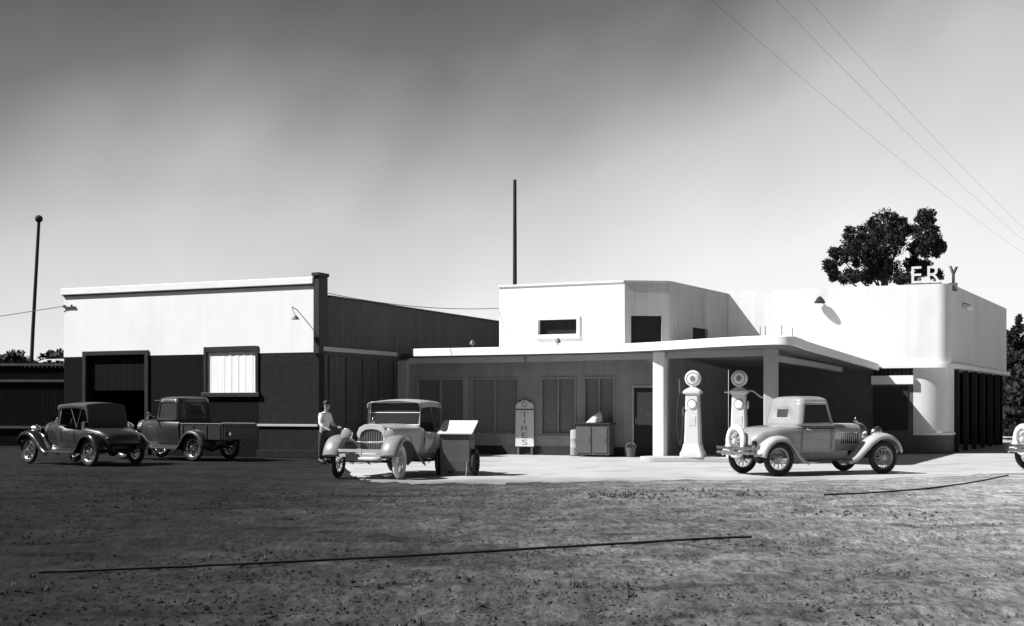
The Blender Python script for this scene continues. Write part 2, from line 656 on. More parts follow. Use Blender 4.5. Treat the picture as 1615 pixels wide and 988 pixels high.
def s_on(px, o=C0):
    k = (px - 807.5) / 2000
    return (k * o.y - o.x) / (U.x - k * U.y)


g = thing("garage_building", "long garage with white upper front, dark lower wall and dark boarded side", "garage", C0, RZ)
LW = 9.62
dx0, dx1 = s_on(131), s_on(235)
wx0, wx1 = s_on(322), s_on(408)
# white upper front, 5.2 high, above the openings
f = MB()
f.box(-LW, dx0, 0, 0.3, 3.10, 5.06)
f.box(dx0, dx1, 0, 0.3, 3.27, 5.06)
f.box(dx1, wx0, 0, 0.3, 3.10, 5.06)
f.box(wx0, wx1, 0, 0.3, 3.32, 5.06)
f.box(wx1, -0.16, 0, 0.3, 3.10, 5.06)
f.build("upper_wall", M["stucco"], g)
c = MB().box(-LW - 0.05, -0.16, -0.10, 0.35, 5.09, 5.30)
c.build("coping", M["stucco"], g, bevel=0.02)
MB().box(-LW, -0.16, -0.05, 0.32, 5.055, 5.092).build("cornice_strip", M["trim_dark"], g)
MB().box(-0.16, 0.04, -0.06, 0.42, 3.05, 5.32).box(-0.19, 0.07, -0.12, 0.46, 5.32, 5.42).build("corner_pier", M["trim_dark"], g, bevel=0.015)  # dark trim puts the shade of the wall's return into this pier
MB().box(-LW, dx0, 0.012, 0.3, 0, 3.10).build("lower_wall", M["dark_paint_and_shade"], g)
MB().prism_y([(dx1, 0), (wx1, 0), (wx1, 1.85), (wx0, 1.85), (wx0, 3.10), (dx1, 3.10)], 0.012, 0.3).build("lower_wall", M["dark_paint_and_shade"], g)
MB().box(wx1, -0.02, 0.012, 0.3, 0, 3.10).build("brick_wall", M["dark_brick"], g)
MB().box(wx1 - 0.05, -0.03, -0.05, 0.1, 0.92, 0.99).build("ledge", M["kerb"], g, bevel=0.01)
MB().box(wx1 - 0.02, 0.0, -0.09, 0.1, 0.0, 0.22).build("plinth", M["dark_brick"], g, bevel=0.01)
# garage door: frame, half-raised leaf, dark opening behind
d = MB().box(dx0, dx0 + 0.14, -0.05, 0.2, 0, 3.27).box(dx1 - 0.14, dx1, -0.05, 0.2, 0, 3.27).box(dx0 + 0.14, dx1 - 0.14, -0.05, 0.2, 3.13, 3.27)
df = d.build("door_frame", M["black"], g, bevel=0.01)
d = MB()
nb = 9
for k in range(nb):
    a = dx0 + 0.16 + (dx1 - dx0 - 0.32) * k / nb
    b = dx0 + 0.16 + (dx1 - dx0 - 0.32) * (k + 1) / nb - 0.012
    d.box(a, b, 0.12, 0.17, 2.02, 3.12)
d.build("garage_door", M["dark_paint_and_shade"], g)
d = MB().box(dx0 - 0.3, dx1 + 0.3, 5.0, 5.1, 0, 4.2)
d.build("back_partition", M["void"], g)
# window with pale blind behind dark frame
wf = MB()
wf.box(wx0, wx0 + 0.10, -0.04, 0.2, 1.85, 3.32).box(wx1 - 0.10, wx1, -0.04, 0.2, 1.85, 3.32)
wf.box(wx0 + 0.10, wx1 - 0.10, -0.04, 0.2, 3.16, 3.32).box(wx0 - 0.06, wx1 + 0.06, -0.09, 0.2, 1.80, 1.93)
win = wf.build("window", M["black"], g, bevel=0.008)
bl = MB()
for k in range(14):
    a = wx0 + 0.1 + (wx1 - wx0 - 0.2) * k / 14
    b = wx0 + 0.1 + (wx1 - wx0 - 0.2) * (k + 1) / 14
    z = 0.030 + 0.006 * (k % 2) + random.uniform(0, 0.006)
    bl.box(a, b - 0.006, z, 0.08, 1.93, 3.16)
bl.build("blind", M["blind"], win)
# side wall, roof, back
sw = MB().box(-0.3, 0.0, 0.3, 17, 0, 4.74)
sw.build("side_wall", M["side_wall"], g)
MB().box(-0.34, 0.05, 0.53, 17.05, 4.74, 4.80).build("side_coping", M["trim_dark"], g)
MB().box(-LW, -LW + 0.3, 0.3, 17, 0, 4.7).box(-LW + 0.3, -0.3, 16.7, 17, 0, 4.7).build("back_wall", M["dark_paint_and_shade"], g)
MB().box(-LW + 0.3, -0.3, 0.3, 16.7, 4.42, 4.60).build("roof", M["roof"], g)
MB().box(-LW + 0.3, -0.3, 0.3, 16.7, 0.0, 0.03).build("floor_slab", M["void"], g)
MB().box(0.0, 0.07, 0.15, 4.6, 3.14, 3.27).build("side_ledge", M["beam"], g, bevel=0.01)
# side bay below the ledge: dark doors with faint posts
sd = MB()
for k in range(5):
    y = 0.5 + k * 0.98
    sd.box(0.0, 0.05, y, y + 0.86, 0.1, 3.0)
sd.build("side_door", M["side_wall"], g, bevel=0.01)
# bracket lamp and wire insulator on the white front
br = MB().tube([(-0.75, 0.0, 4.35), (-0.75, -0.28, 4.42), (-0.62, -0.42, 4.30), (-0.52, -0.46, 4.16)], 0.014, 6)
br = br.build("lamp_bracket", M["iron"], g, smooth=60)
MB().lathe([(0.02, 0.0), (0.05, -0.03), (0.12, -0.12), (0.115, -0.125), (0.03, -0.04)], (-0.50, -0.47, 4.16), n=14).build("lamp_shade", M["iron"], br, smooth=40)
ins = MB()
for k in range(2):
    ins.lathe([(0.02, 0), (0.035, 0.01), (0.035, 0.05), (0.02, 0.06)], (-LW + 0.08 + 0.3 * k, -0.06, 4.72), n=10)
ins.box(-LW + 0.02, -LW + 0.5, -0.06, 0.0, 4.69, 4.72)
ins.build("wire_bracket", M["iron"], g, smooth=40)

# ------------------------------------------------------------------ filling station
O = Vector((3.4, 38.3, 0))
st = thing("filling_station", "streamlined filling station with white tower, curved canopy and dark shop front", "filling station", O, RZ)


def loc(p):
    q = Vector(p) - O
    return Vector((q.dot(U), q.dot(W), Vector(p).z))


# shop front under the canopy, 7.8 long: dark walls with large framed windows and a door
XL = -7.75
shop = MB()
wins = [(-7.1, -5.35), (-5.15, -3.45), (-2.75, -1.55), (-1.32, -0.30)]
edges = [XL] + [q for w_ in wins for q in w_] + [0.0]
for a, b in zip(edges[0::2], edges[1::2]):
    shop.box(a, b, 0, 0.25, 0, 3.05)
for a, b in wins:
    shop.box(a, b, 0, 0.25, 0, 0.62)
    shop.box(a, b, 0, 0.25, 2.42, 3.05)
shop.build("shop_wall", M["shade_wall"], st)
for a, b in wins:
    fr = MB()
    t = 0.06
    fr.box(a, a + t, -0.03, 0.2, 0.62, 2.42).box(b - t, b, -0.03, 0.2, 0.62, 2.42)
    fr.box(a + t, b - t, -0.03, 0.2, 0.62, 0.68).box(a + t, b - t, -0.03, 0.2, 2.36, 2.42)
    mid = (a + b) / 2
    fr.box(mid - 0.02, mid + 0.02, -0.02, 0.18, 0.68, 2.36)
    wo = fr.build("window", M["shade_wall"], st)
    MB().box(a + t, b - t, 0.08, 0.10, 0.68, 2.36).build("pane", M["glass"], wo)
    MB().box(a - 0.06, b + 0.06, -0.07, 0.0, 0.56, 0.618).build("sill", M["shade_wall"], wo)
MB().box(XL, -7.35, -0.16, -0.002, 0, 3.0).build("pilaster", M["tower_side"], st, bevel=0.01)
MB().box(XL, 0.0, -0.02, 0.02 - 0.022, 0.0, 0.28).build("skirting", M["trim_dark"], st)
MB().box(XL, 0.0, 3.4, 3.5, 0, 3.0).box(XL, -4.16, 0.25, 3.4, 0, 0.02).build("inner_wall", M["void"], st)
MB().box(XL, -4.15, 0.26, 8.0, 3.055, 3.25).build("flat_roof", M["roof"], st)

# tower above the shop: white front, chamfer and side greyed for their shade
TX0, TZ0, TZ1 = -4.15, 3.05, 5.27
chx, chy = 1.187, 0.705
ex, ey = 1.75, 5.75
tw0, tw1 = (849 - 807.5) / 2000, (910 - 807.5) / 2000
tx = [((k * O.y - O.x) / (U.x - k * U.y)) for k in (tw0, tw1)]
fw = MB().box(TX0, tx[0], 0.0, 0.25, TZ0, TZ1).box(tx[1], 0, 0.0, 0.25, TZ0, TZ1)
fw.box(tx[0], tx[1], 0, 0.25, TZ0, 3.74).box(tx[0], tx[1], 0, 0.25, 4.20, TZ1)
fw.box(TX0, TX0 + 0.25, 0.25, 7.5, TZ0, TZ1)
fw.build("tower_wall", M["stucco"], st)
tw = MB().box(tx[0] - 0.10, tx[1] + 0.10, -0.05, -0.002, 4.20, 4.30).box(tx[0] - 0.10, tx[1] + 0.10, -0.07, -0.002, 3.63, 3.74)
tw.box(tx[0] - 0.10, tx[0], -0.05, -0.002, 3.74, 4.20).box(tx[1], tx[1] + 0.10, -0.05, -0.002, 3.74, 4.20)
tw = tw.build("tower_window", M["stucco"], st)
MB().box(tx[0], tx[1], 0.14, 0.16, 3.74, 4.20).build("pane", M["void"], tw)


def wall_seg(a, b, z0, z1, holes=(), th=0.22):
    """upright wall between two plan points, with rectangular holes (s0, s1, z0, z1) in metres along it"""
    a, b = Vector((a[0], a[1], 0)), Vector((b[0], b[1], 0))
    L_ = (b - a).length
    d_ = (b - a) / L_
    n_ = Vector((-d_.y, d_.x, 0))
    mb = MB()

    def blk(s0, s1, q0, q1):
        if s1 - s0 < 1e-4 or q1 - q0 < 1e-4:
            return
        bt = [a + d_ * s0, a + d_ * s1, a + d_ * s1 + n_ * th, a + d_ * s0 + n_ * th]
        mb.hexa([(p.x, p.y, q0) for p in bt], [(p.x, p.y, q1) for p in bt])

    s = 0.0
    for h in sorted(holes):
        blk(s, h[0], z0, z1)
        blk(h[0], h[1], z0, h[2])
        blk(h[0], h[1], h[3], z1)
        s = h[1]
    blk(s, L_, z0, z1)
    panes = []
    for h in holes:
        bt = [a + d_ * h[0] + n_ * 0.10, a + d_ * h[1] + n_ * 0.10, a + d_ * h[1] + n_ * 0.12, a + d_ * h[0] + n_ * 0.12]
        panes.append(MB().hexa([(p.x, p.y, h[2]) for p in bt], [(p.x, p.y, h[3]) for p in bt]))
    return mb, panes


wb, pn = wall_seg((0, 0), (chx, chy), 0, 3.15, [(0.28, 1.16, 0.0, 2.08)])
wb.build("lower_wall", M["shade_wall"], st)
# dark doorway in the cut-off corner: frame, half-glazed door set back
cdir = Vector((chx, chy, 0)).normalized()
cn = Vector((-cdir.y, cdir.x, 0))


def cbox(mb, s0, s1, n0, n1, z0, z1):
    bt = [cdir * s0 + cn * n0, cdir * s1 + cn * n0, cdir * s1 + cn * n1, cdir * s0 + cn * n1]
    return mb.hexa([(p.x, p.y, z0) for p in bt], [(p.x, p.y, z1) for p in bt])


fr = MB()
cbox(fr, 0.21, 0.28, -0.03, 0.10, 0, 2.15)
cbox(fr, 1.16, 1.23, -0.03, 0.10, 0, 2.15)
cbox(fr, 0.28, 1.16, -0.03, 0.10, 2.08, 2.15)
fr.build("door_frame", M["beam"], st)
dr = MB()
cbox(dr, 0.29, 1.15, 0.12, 0.16, 0.02, 0.95)
cbox(dr, 0.29, 0.41, 0.12, 0.16, 0.95, 2.07)
cbox(dr, 1.03, 1.15, 0.12, 0.16, 0.95, 2.07)
cbox(dr, 0.41, 1.03, 0.12, 0.16, 1.94, 2.07)
dr = dr.build("door", M["trim_dark"], st)
cbox(MB(), 0.41, 1.03, 0.13, 0.15, 0.95, 1.94).build("pane", M["glass"], dr)
MB().tube([cdir * 0.36 + cn * 0.12 + Vector((0, 0, 1.0)), cdir * 0.36 + cn * 0.06 + Vector((0, 0, 1.0)), cdir * 0.36 + cn * 0.06 + Vector((0, 0, 1.14)), cdir * 0.36 + cn * 0.12 + Vector((0, 0, 1.14))], 0.012, 6).build("handle", M["chrome"], dr)
wb, pn = wall_seg((chx, chy), (ex, ey), 0, 3.15)
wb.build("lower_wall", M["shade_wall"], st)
wb, pn = wall_seg((0, 0), (chx, chy), 3.152, TZ1, [(0.20, 1.15, 3.42, 4.26)])
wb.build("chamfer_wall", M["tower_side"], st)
cw = pn[0].build("chamfer_window", M["void"], st)
wb, pn = wall_seg((chx, chy), (ex, ey), 3.152, TZ1, [(1.9, 3.2, 3.42, 4.02)])
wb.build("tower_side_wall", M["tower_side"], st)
pn[0].build("side_window", M["void"], st)
MB().prism([(TX0 + 0.25, 0.25), (0, 0.25), (chx - 0.25, chy + 0.2), (ex - 0.26, ey), (ex - 0.3, 7.5), (TX0 + 0.25, 7.5)], 4.95, 5.08).build("tower_roof", M["roof"], st)
cp = MB().box(TX0 - 0.03, -0.02, -0.04, 0.28, TZ1, TZ1 + 0.06)
cp.build("tower_coping", M["stucco"], st)
cp = MB()
for a, b in (((0.0, 0.0), (chx, chy)), ((chx, chy), (ex, ey))):
    a2, b2 = Vector(a), Vector(b)
    dd = (b2 - a2).normalized()
    nn = Vector((dd.y, -dd.x)) * 0.03
    q = [a2 + nn, b2 + nn, b2 - nn * 8, a2 - nn * 8]
    cp.prism([(p.x, p.y) for p in q], TZ1, TZ1 + 0.05)
cp.build("side_coping", M["tower_side"], st)

# canopy: flat roof with a bulging, rounded front
CAN = [(-3.05, 39.35, 3.30), (-1.0, 38.45, 3.30), (0.95, 37.5, 3.30), (2.6, 36.55, 3.30), (3.9, 35.3, 3.30), (5.0, 33.6, 3.30), (5.9, 32.45, 3.30),
       (6.6, 31.95, 3.30), (7.05, 31.95, 3.29), (7.38, 32.45, 3.255), (7.85, 33.35, 3.20), (9.15, 35.8, 3.10), (10.45, 38.25, 3.0), (11.75, 40.70, 2.90)]


def catmull(P, n=6):
    P = [Vector(p) for p in P]
    out = []
    for i in range(len(P) - 1):
        p0, p1, p2, p3 = P[max(i - 1, 0)], P[i], P[i + 1], P[min(i + 2, len(P) - 1)]
        for k in range(n):
            t = k / n
            out.append(0.5 * ((2 * p1) + (p2 - p0) * t + (2 * p0 - 5 * p1 + 4 * p2 - p3) * t * t + (3 * p1 - p0 - 3 * p2 + p3) * t ** 3))
    out.append(P[-1])
    return out


front = catmull(CAN)
back_w = [O + U * 1.95 + W * 5.70 + Vector((0, 0, 2.95)), O + U * (chx + 0.06) + W * (chy - 0.06) + Vector((0, 0, 3.30)),
          O - W * 0.03 + U * 0.0 + Vector((0, 0, 3.30)), O + U * -6.7 - W * 0.03 + Vector((0, 0, 3.30))]
FA = 0.23
ring = [loc(p) for p in front]
bk = [loc(p) for p in back_w]
allp = ring + bk
can = MB()
n = len(allp)
can.add([(p.x, p.y, p.z) for p in allp], [tuple(range(n))])
# rolled top edge and fascia
inn = []
for i, p in enumerate(ring):
    a, b = ring[max(i - 1, 0)], ring[min(i + 1, len(ring) - 1)]
    dd = Vector((b.x - a.x, b.y - a.y)).normalized()
    inn.append(Vector((-dd.y, dd.x)))
rows = [[(p.x, p.y, p.z) for p in ring],
        [(p.x - q.x * 0.03, p.y - q.y * 0.03, p.z - 0.03) for p, q in zip(ring, inn)],
        [(p.x - q.x * 0.03, p.y - q.y * 0.03, p.z - FA) for p, q in zip(ring, inn)],
        [(p.x + q.x * 0.06, p.y + q.y * 0.06, p.z - FA) for p, q in zip(ring, inn)]]
can.grid(rows)
can = can.build("canopy", M["stucco"], st, smooth=35)
so = MB()
low = [(p.x + q.x * 0.06, p.y + q.y * 0.06, p.z - FA) for p, q in zip(ring, inn)] + [(p.x, p.y, p.z - FA) for p in bk]
so.add(low, [tuple(range(len(low) - 1, -1, -1))])
so.build("soffit", M["soffit"], can)
# beam on the column line: left run, curve over the pumps, right run
bpts = [Vector((-3.2, 40.0, 0)), Vector((0.4, 38.35, 0)), Vector((4.16, 35.85, 0)), Vector((6.9, 33.45, 0)), Vector((8.9, 37.2, 0)), Vector((10.3, 39.9, 0))]
bm_ = MB()
for i in range(len(bpts) - 1):
    a, b = loc(bpts[i]), loc(bpts[i + 1])
    dd = (b - a).normalized()
    nn = Vector((-dd.y, dd.x, 0)) * 0.10
    za, zb_ = ((2.86, 2.86), (2.86, 2.86), (2.86, 2.86), (2.72, 2.66), (2.66, 2.60))[i]
    th_ = 0.17 if i < 3 else 0.14
    e = 0.12 if i in (1, 2, 3) else 0.0
    a2 = a + dd * e
    bm_.prism([((a2 - nn).x, (a2 - nn).y), ((b - nn).x, (b - nn).y), ((b + nn).x, (b + nn).y), ((a2 + nn).x, (a2 + nn).y)], [za, zb_, zb_, za], [za + th_, zb_ + th_, zb_ + th_, za + th_])
bm_.build("canopy_beam", M["beam"], st)
for (px, Y, top, cm) in ((1041, 35.7, 3.06, "column"), (1216, 33.35, 3.06, "tower_side")):  # second column's grey has the canopy's shade painted in
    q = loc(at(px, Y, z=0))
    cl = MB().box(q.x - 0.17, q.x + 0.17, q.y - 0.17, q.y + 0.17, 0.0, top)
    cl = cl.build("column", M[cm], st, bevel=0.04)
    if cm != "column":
        cl["label"] = "column greyed for canopy shade"
# small floodlights on the canopy edge
for (px, Y) in ((745, 38.9), (880, 37.95)):
    q = loc(at(px, Y, z=3.3))
    k = MB().tube([(q.x, q.y, 3.29), (q.x, q.y, 3.42)], 0.02, 8).lathe([(0.02, 0), (0.09, 0.02), (0.06, 0.12), (0.02, 0.15)], (q.x, q.y, 3.40), n=12)
    k.build("floodlight", M["iron"], st, smooth=40)
# short rods on the canopy corner
for (px, Y, hh) in ((1199, 34.5, 0.36), (1207, 34.6, 0.40), (1233, 34.4, 0.40), (1250, 34.7, 0.34)):
    q = loc(at(px, Y, z=3.2))
    MB().tube([(q.x, q.y, 3.2), (q.x, q.y, 3.2 + hh + 0.12)], 0.012, 6).build("roof_rod", M["iron"], st)
# wooden cross pole standing on the tower roof
pp = at(812, 41.5, z=0)
pole = thing("flagpole", "tall dark pole rising from the roof of the white tower", "pole", (pp.x, pp.y, 5.08))
MB().tube([(0, 0, 0), (0, 0, 3.85)], [0.07, 0.055], 10).build("mast", M["pole"], pole, smooth=60)
MB().lathe([(0.14, 0), (0.14, 0.03), (0.08, 0.05)], n=12).build("foot_plate", M["iron"], pole)

# ------------------------------------------------------------------ white building on the right
rb = thing("rounded_building", "white flat-topped building with rounded corner and dark recessed lower side", "building", O + U * 8.9 + W * 5.75, RZ)
RX0 = ex - 8.9 - 0.0          # left end, meets the tower


def corner_outline(x0, y1, r, n=14, off=0.0):
    pts = [(x0, -off)]
    for k in range(n + 1):
        a = -math.pi / 2 + (math.pi / 2) * k / n
        pts.append((-r + (r + off) * math.cos(a), r + (r + off) * math.sin(a)))
    pts.append((off + (y1 - r) * 0.10, y1))
    return pts


ZU0, ZU1 = 2.86, 5.40
outer = corner_outline(RX0, 11.8, 0.42)
inner = corner_outline(RX0, 11.8, 0.42, off=-0.25)
up = MB().grid([[(p[0], p[1], ZU0) for p in outer], [(p[0], p[1], ZU1) for p in outer], [(p[0], p[1], ZU1) for p in inner], [(p[0], p[1], 4.9) for p in inner]])
up.add([(p[0], p[1], ZU0) for p in outer] + [(RX0, 11.8, ZU0)], [tuple(range(len(outer) + 1))])
up.add([(p[0], p[1], 4.9) for p in inner] + [(RX0, 11.8, 4.9)], [tuple(range(len(inner) + 1))])
up.box(RX0, 1.1, 11.55, 11.8, ZU0, ZU1 - 0.002)
up.build("upper_wall", M["cream"], rb, smooth=35)
led = MB().grid([[(p[0], p[1], z) for p in corner_outline(RX0, 11.8, 0.42, off=o_)] for o_, z in ((0.0, 2.87), (0.14, 2.87), (0.14, 2.74), (-0.4, 2.74))])
led.build("ledge", M["stucco"], rb, smooth=35)
ro = O + U * 8.9 + W * 5.75


def sr(px):
    k = (px - 807.5) / 2000
    return (k * ro.y - ro.x) / (U.x - k * U.y)


# lower wall: drum corner, dark plinth with pale sill
lowo = corner_outline(RX0, 1.35, 1.0, off=-0.06)
drum = [(sr(1440), 0.06)] + lowo[1:]
MB().grid([[(p[0], p[1], 0.66) for p in drum], [(p[0], p[1], 2.74) for p in drum]]).build("drum_wall", M["cream"], rb, smooth=35)
MB().box(RX0, sr(1440), 0.06, 0.2, 0.0, 2.74).build("lower_wall", M["plinth"], rb)  # dark colour stands for the canopy's shadow on this wall
lows = corner_outline(RX0, 1.35, 1.0, off=-0.02)
lowp = corner_outline(RX0, 1.35, 1.0, off=-0.055)
lows_ = [(sr(1440), 0.02)] + lows[1:]
lowp = [(sr(1440), 0.055)] + lowp[1:]
MB().grid([[(p[0], p[1], z) for p in q] for q, z in ((drum, 0.67), (lows_, 0.67), (lows_, 0.60), (drum, 0.60))]).build("sill_band", M["stucco"], rb, smooth=35)
MB().grid([[(p[0], p[1], 0.0) for p in lowp], [(p[0], p[1], 0.60) for p in lowp]]).build("plinth", M["plinth"], rb, smooth=35)
# vents and pale panel under the ledge, beside the canopy


a, b = sr(1377), sr(1440)
v = MB()
nv = 9
for k in range(nv):
    s0 = a + (b - a) * k / nv
    v.box(s0 + 0.015, s0 + (b - a) / nv - 0.03, 0.0, 0.055, 2.52, 2.73)
v.build("vent", M["void"], rb)
MB().box(a - 0.05, b + 0.02, -0.10, 0.05, 2.22, 2.50).build("awning_panel", M["stucco"], rb, bevel=0.01)
MB().box(a, sr(1432), 0.03, 0.058, 0.75, 2.15).build("shop_window", M["trim_dark"], rb)
# recessed shaded side with posts
MB().box(-1.2, -1.0, 1.5, 11.8, 0, 2.858).build("recess_wall", M["dark_paint_and_shade"], rb)  # deep shade of the recess is put into this near-black
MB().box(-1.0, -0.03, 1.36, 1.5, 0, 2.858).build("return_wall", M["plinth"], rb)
MB().box(-1.0, 1.0, 11.6, 11.8, 0, 2.858).build("end_wall", M["dark_paint_and_shade"], rb)
for k in range(6):
    y = 2.1 + k * 1.7
    MB().box(-0.30 + y * 0.1, -0.14 + y * 0.1, y, y + 0.12, 0, 2.858).build("post", M["trim_dark"], rb)
for k in range(4):
    y = 2.6 + k * 1.9
    wv = MB().box(-1.0, -0.96, y, y + 1.1, 1.5, 2.55)
    wv = wv.build("side_window", M["wood"], rb)
    MB().box(-0.97, -0.95, y + 0.12, y + 0.98, 1.6, 2.45).build("pane", M["glass"], wv)
# wall lamp on the side and a dark horn lamp on the front
lm = MB().tube([(0.0, 2.2, 4.85), (0.28, 2.2, 4.92), (0.34, 2.2, 4.86)], 0.02, 6).build("lamp_arm", M["iron"], rb)
MB().lathe([(0.03, 0.10), (0.11, 0.05), (0.13, -0.02), (0.10, -0.10), (0.02, -0.14)], (0.36, 2.2, 4.80), n=16).build("lamp_globe", M["globe"], lm, smooth=60)
hs = sr(1296)
hn = MB().tube([(hs, 0.0, 4.95), (hs, -0.2, 4.97)], 0.03, 8).lathe([(0.03, 0.14), (0.09, 0.08), (0.19, -0.07), (0.17, -0.08), (0.04, 0.04)], (hs - 0.02, -0.24, 4.97), n=16)
hn.build("lamp_shade", M["pole"], rb, smooth=40)
# roof letters along the parapet, the last one standing past the rounded corner
sg = thing("roof_sign", "upright roof letters standing on the parapet of the rounded white building", "sign", O + U * 8.9 + W * 5.75 + Vector((0, 0, ZU1)), RZ)
for ch, x, y, rz in (("E", -1.08, 0.10, 0), ("R", -0.56, 0.14, 0), ("Y", 0.02, 0.50, R(62))):
    letter(ch, 0.78, 0.03, 0.0, M["board"] if ch != "Y" else M["iron"], sg, (x, y, 0.05), (R(90), 0, rz))  # darker material on the Y puts its shade into the colour
MB().box(-1.45, -0.30, 0.16, 0.20, 0.0, 0.05).box(-0.12, 0.14, 0.40, 0.62, -0.2, 0.05).build("base_rail", M["iron"], sg)

# ------------------------------------------------------------------ pump island and pumps
isl = MB()
ic = loc(at(1118, 34.6, z=0))
pts = []
for k in range(16):
    a = math.pi / 2 + math.pi * k / 15
    pts.append((-1.75 + 0.45 * math.cos(a), 0.45 * math.sin(a)))
for k in range(16):
    a = -math.pi / 2 + math.pi * k / 15
    pts.append((1.75 + 0.45 * math.cos(a), 0.45 * math.sin(a)))
isl.prism(pts, 0.0, 0.13)
iso = isl.build("pump_island_kerb", M["kerb"], bevel=0.02)
iso.location = at(1136, 34.6, z=0)
iso.rotation_euler = (0, 0, RZ * 0.6)
iso["kind"] = "structure"


def make_pump(px, Y, label, right):
    q = at(px, Y, z=0.13)
    t = thing("fuel_pump", label, "fuel pump", q, RZ * 0.8, "tall white fuel pumps under the canopy")

    def sect(w_, d_, z, c_=0.05):
        return [(-w_ + c_, -d_, z), (w_ - c_, -d_, z), (w_, -d_ + c_, z), (w_, d_ - c_, z), (w_ - c_, d_, z), (-w_ + c_, d_, z), (-w_, d_ - c_, z), (-w_, -d_ + c_, z)]

    MB().grid([sect(*s) for s in ((0.32, 0.28, 0.0), (0.32, 0.28, 0.10), (0.27, 0.24, 0.20), (0.235, 0.21, 0.36))], closed=True, cap=True).build("base", M["pump"], t, smooth=35)
    MB().grid([sect(*s) for s in ((0.22, 0.19, 0.36), (0.205, 0.175, 1.0), (0.185, 0.16, 1.62), (0.185, 0.16, 1.70))], closed=True, cap=True).build("body", M["pump"], t, smooth=35)
    MB().grid([sect(*s) for s in ((0.19, 0.165, 1.70), (0.25, 0.20, 1.74), (0.25, 0.20, 1.80), (0.17, 0.15, 1.86), (0.10, 0.10, 1.90))], closed=True, cap=True).build("cap", M["pump"], t, smooth=35)
    dl = MB().lathe([(0.13, 0), (0.13, -0.025), (0.115, -0.03)], (0, -0.168, 1.45), "y", 20).build("dial", M["chrome"], t, smooth=40)
    MB().lathe([(0.11, 0), (0.11, -0.004)], (0, -0.199, 1.45), "y", 20).build("dial_face", M["globe"], dl)
    MB().box(-0.10, 0.10, -0.186, -0.170, 0.86, 1.12).build("price_plate", M["board"], t)
    gl = MB().lathe([(0.07, 1.88), (0.08, 1.93)], (0, 0, 0), "z", 16)
    gl.lathe([(0.02, 0.085), (0.17, 0.085), (0.215, 0.05), (0.23, 0.0), (0.215, -0.05), (0.17, -0.085), (0.02, -0.085)], (0, 0, 2.14), "y", 28)
    gl = gl.build("globe", M["globe"], t, smooth=50)
    em = MB().torus(0.165, 0.010, (0, -0.086, 2.14), "y", 28, 6)
    em.prism_y([(-0.06, 2.09), (0.0, 2.06), (0.06, 2.09), (0.075, 2.17), (0.0, 2.23), (-0.075, 2.17)], -0.094, -0.084)
    em.build("emblem", M["mark"], gl)
    if right:
        MB().tube(catmull([(0.18, -0.02, 1.78), (0.36, -0.04, 1.80), (0.56, -0.12, 1.66), (0.80, -0.2, 1.52), (0.95, -0.25, 1.20), (0.90, -0.3, 0.80)], 5), 0.022, 8).build("hose", M["pale_hose"], t, smooth=60)
        nzl = MB().tube([(0.90, -0.3, 0.82), (0.90, -0.33, 0.66), (0.96, -0.42, 0.60)], [0.03, 0.028, 0.016], 8)
        nzl.build("nozzle", M["iron"], t, smooth=60)
        MB().lathe([(0.03, 0), (0.11, 0.01), (0.11, 0.05), (0.03, 0.06)], (0.205, 0, 1.42), "x", 18).build("hose_reel", M["pump"], t, smooth=40)
        MB().tube([(-0.2, 0, 1.76), (-0.40, -0.02, 1.77)], 0.02, 8).build("arm", M["pump"], t)
    else:
        MB().tube([(-0.2, 0, 1.74), (-0.36, -0.02, 1.75), (-0.37, -0.02, 2.12)], 0.022, 8).build("arm", M["iron"], t)
        MB().tube(catmull([(-0.36, -0.02, 1.75), (-0.40, -0.05, 1.5), (-0.42, -0.1, 0.9), (-0.33, -0.14, 0.35), (-0.26, -0.15, 0.75), (-0.24, -0.12, 1.15)], 5), 0.022, 8).build("hose", M["rubber"], t, smooth=60)
        MB().tube([(-0.24, -0.12, 1.13), (-0.25, -0.14, 1.30), (-0.22, -0.2, 1.36)], [0.03, 0.028, 0.016], 8).build("nozzle", M["iron"], t, smooth=60)
    return t


make_pump(1093, 34.6, "white clock-globe fuel pump standing nearer the pale column, its dark hose hanging", False)
make_pump(1166, 34.4, "white clock-globe fuel pump behind the grey coupe's tail, pale hose swung out", True)

# ------------------------------------------------------------------ things by the shop front
tb = thing("tire_sign", "pale upright sign board lettered downwards, leaning at the dark shop front", "sign", O + U * -3.22 - W * 0.12 + Vector((0, 0, 0.27)), RZ)
bd = [(-0.31, 0.0), (0.31, 0.0), (0.30, 1.28), (0.22, 1.37), (0.12, 1.38)]
bd += [(0.12 * math.cos(math.pi * k / 8), 1.38 + 0.06 * math.sin(math.pi * k / 8)) for k in range(1, 8)]
bd += [(-0.12, 1.38), (-0.22, 1.37), (-0.30, 1.28)]
MB().prism_y(bd, -0.03, 0.0).build("board", M["board"], tb)
MB().torus(0.075, 0.015, (0, -0.032, 1.31), "y", 20, 6).build("emblem", M["mark"], tb)
MB().box(-0.30, 0.30, -0.038, -0.031, 1.13, 1.17).build("stripe", M["letter"], tb)
for k, ch in enumerate("TIRES"):
    letter(ch, 0.27, 0.004, -0.006, M["letter"], tb, (0.0, -0.034, 0.91 - 0.215 * k), (R(90), 0, 0), (1.9, 0.88, 1))
MB().box(-0.26, -0.20, -0.01, 0.06, -0.27, 0.02).box(0.20, 0.26, -0.01, 0.06, -0.27, 0.02).build("leg", M["wood"], tb)

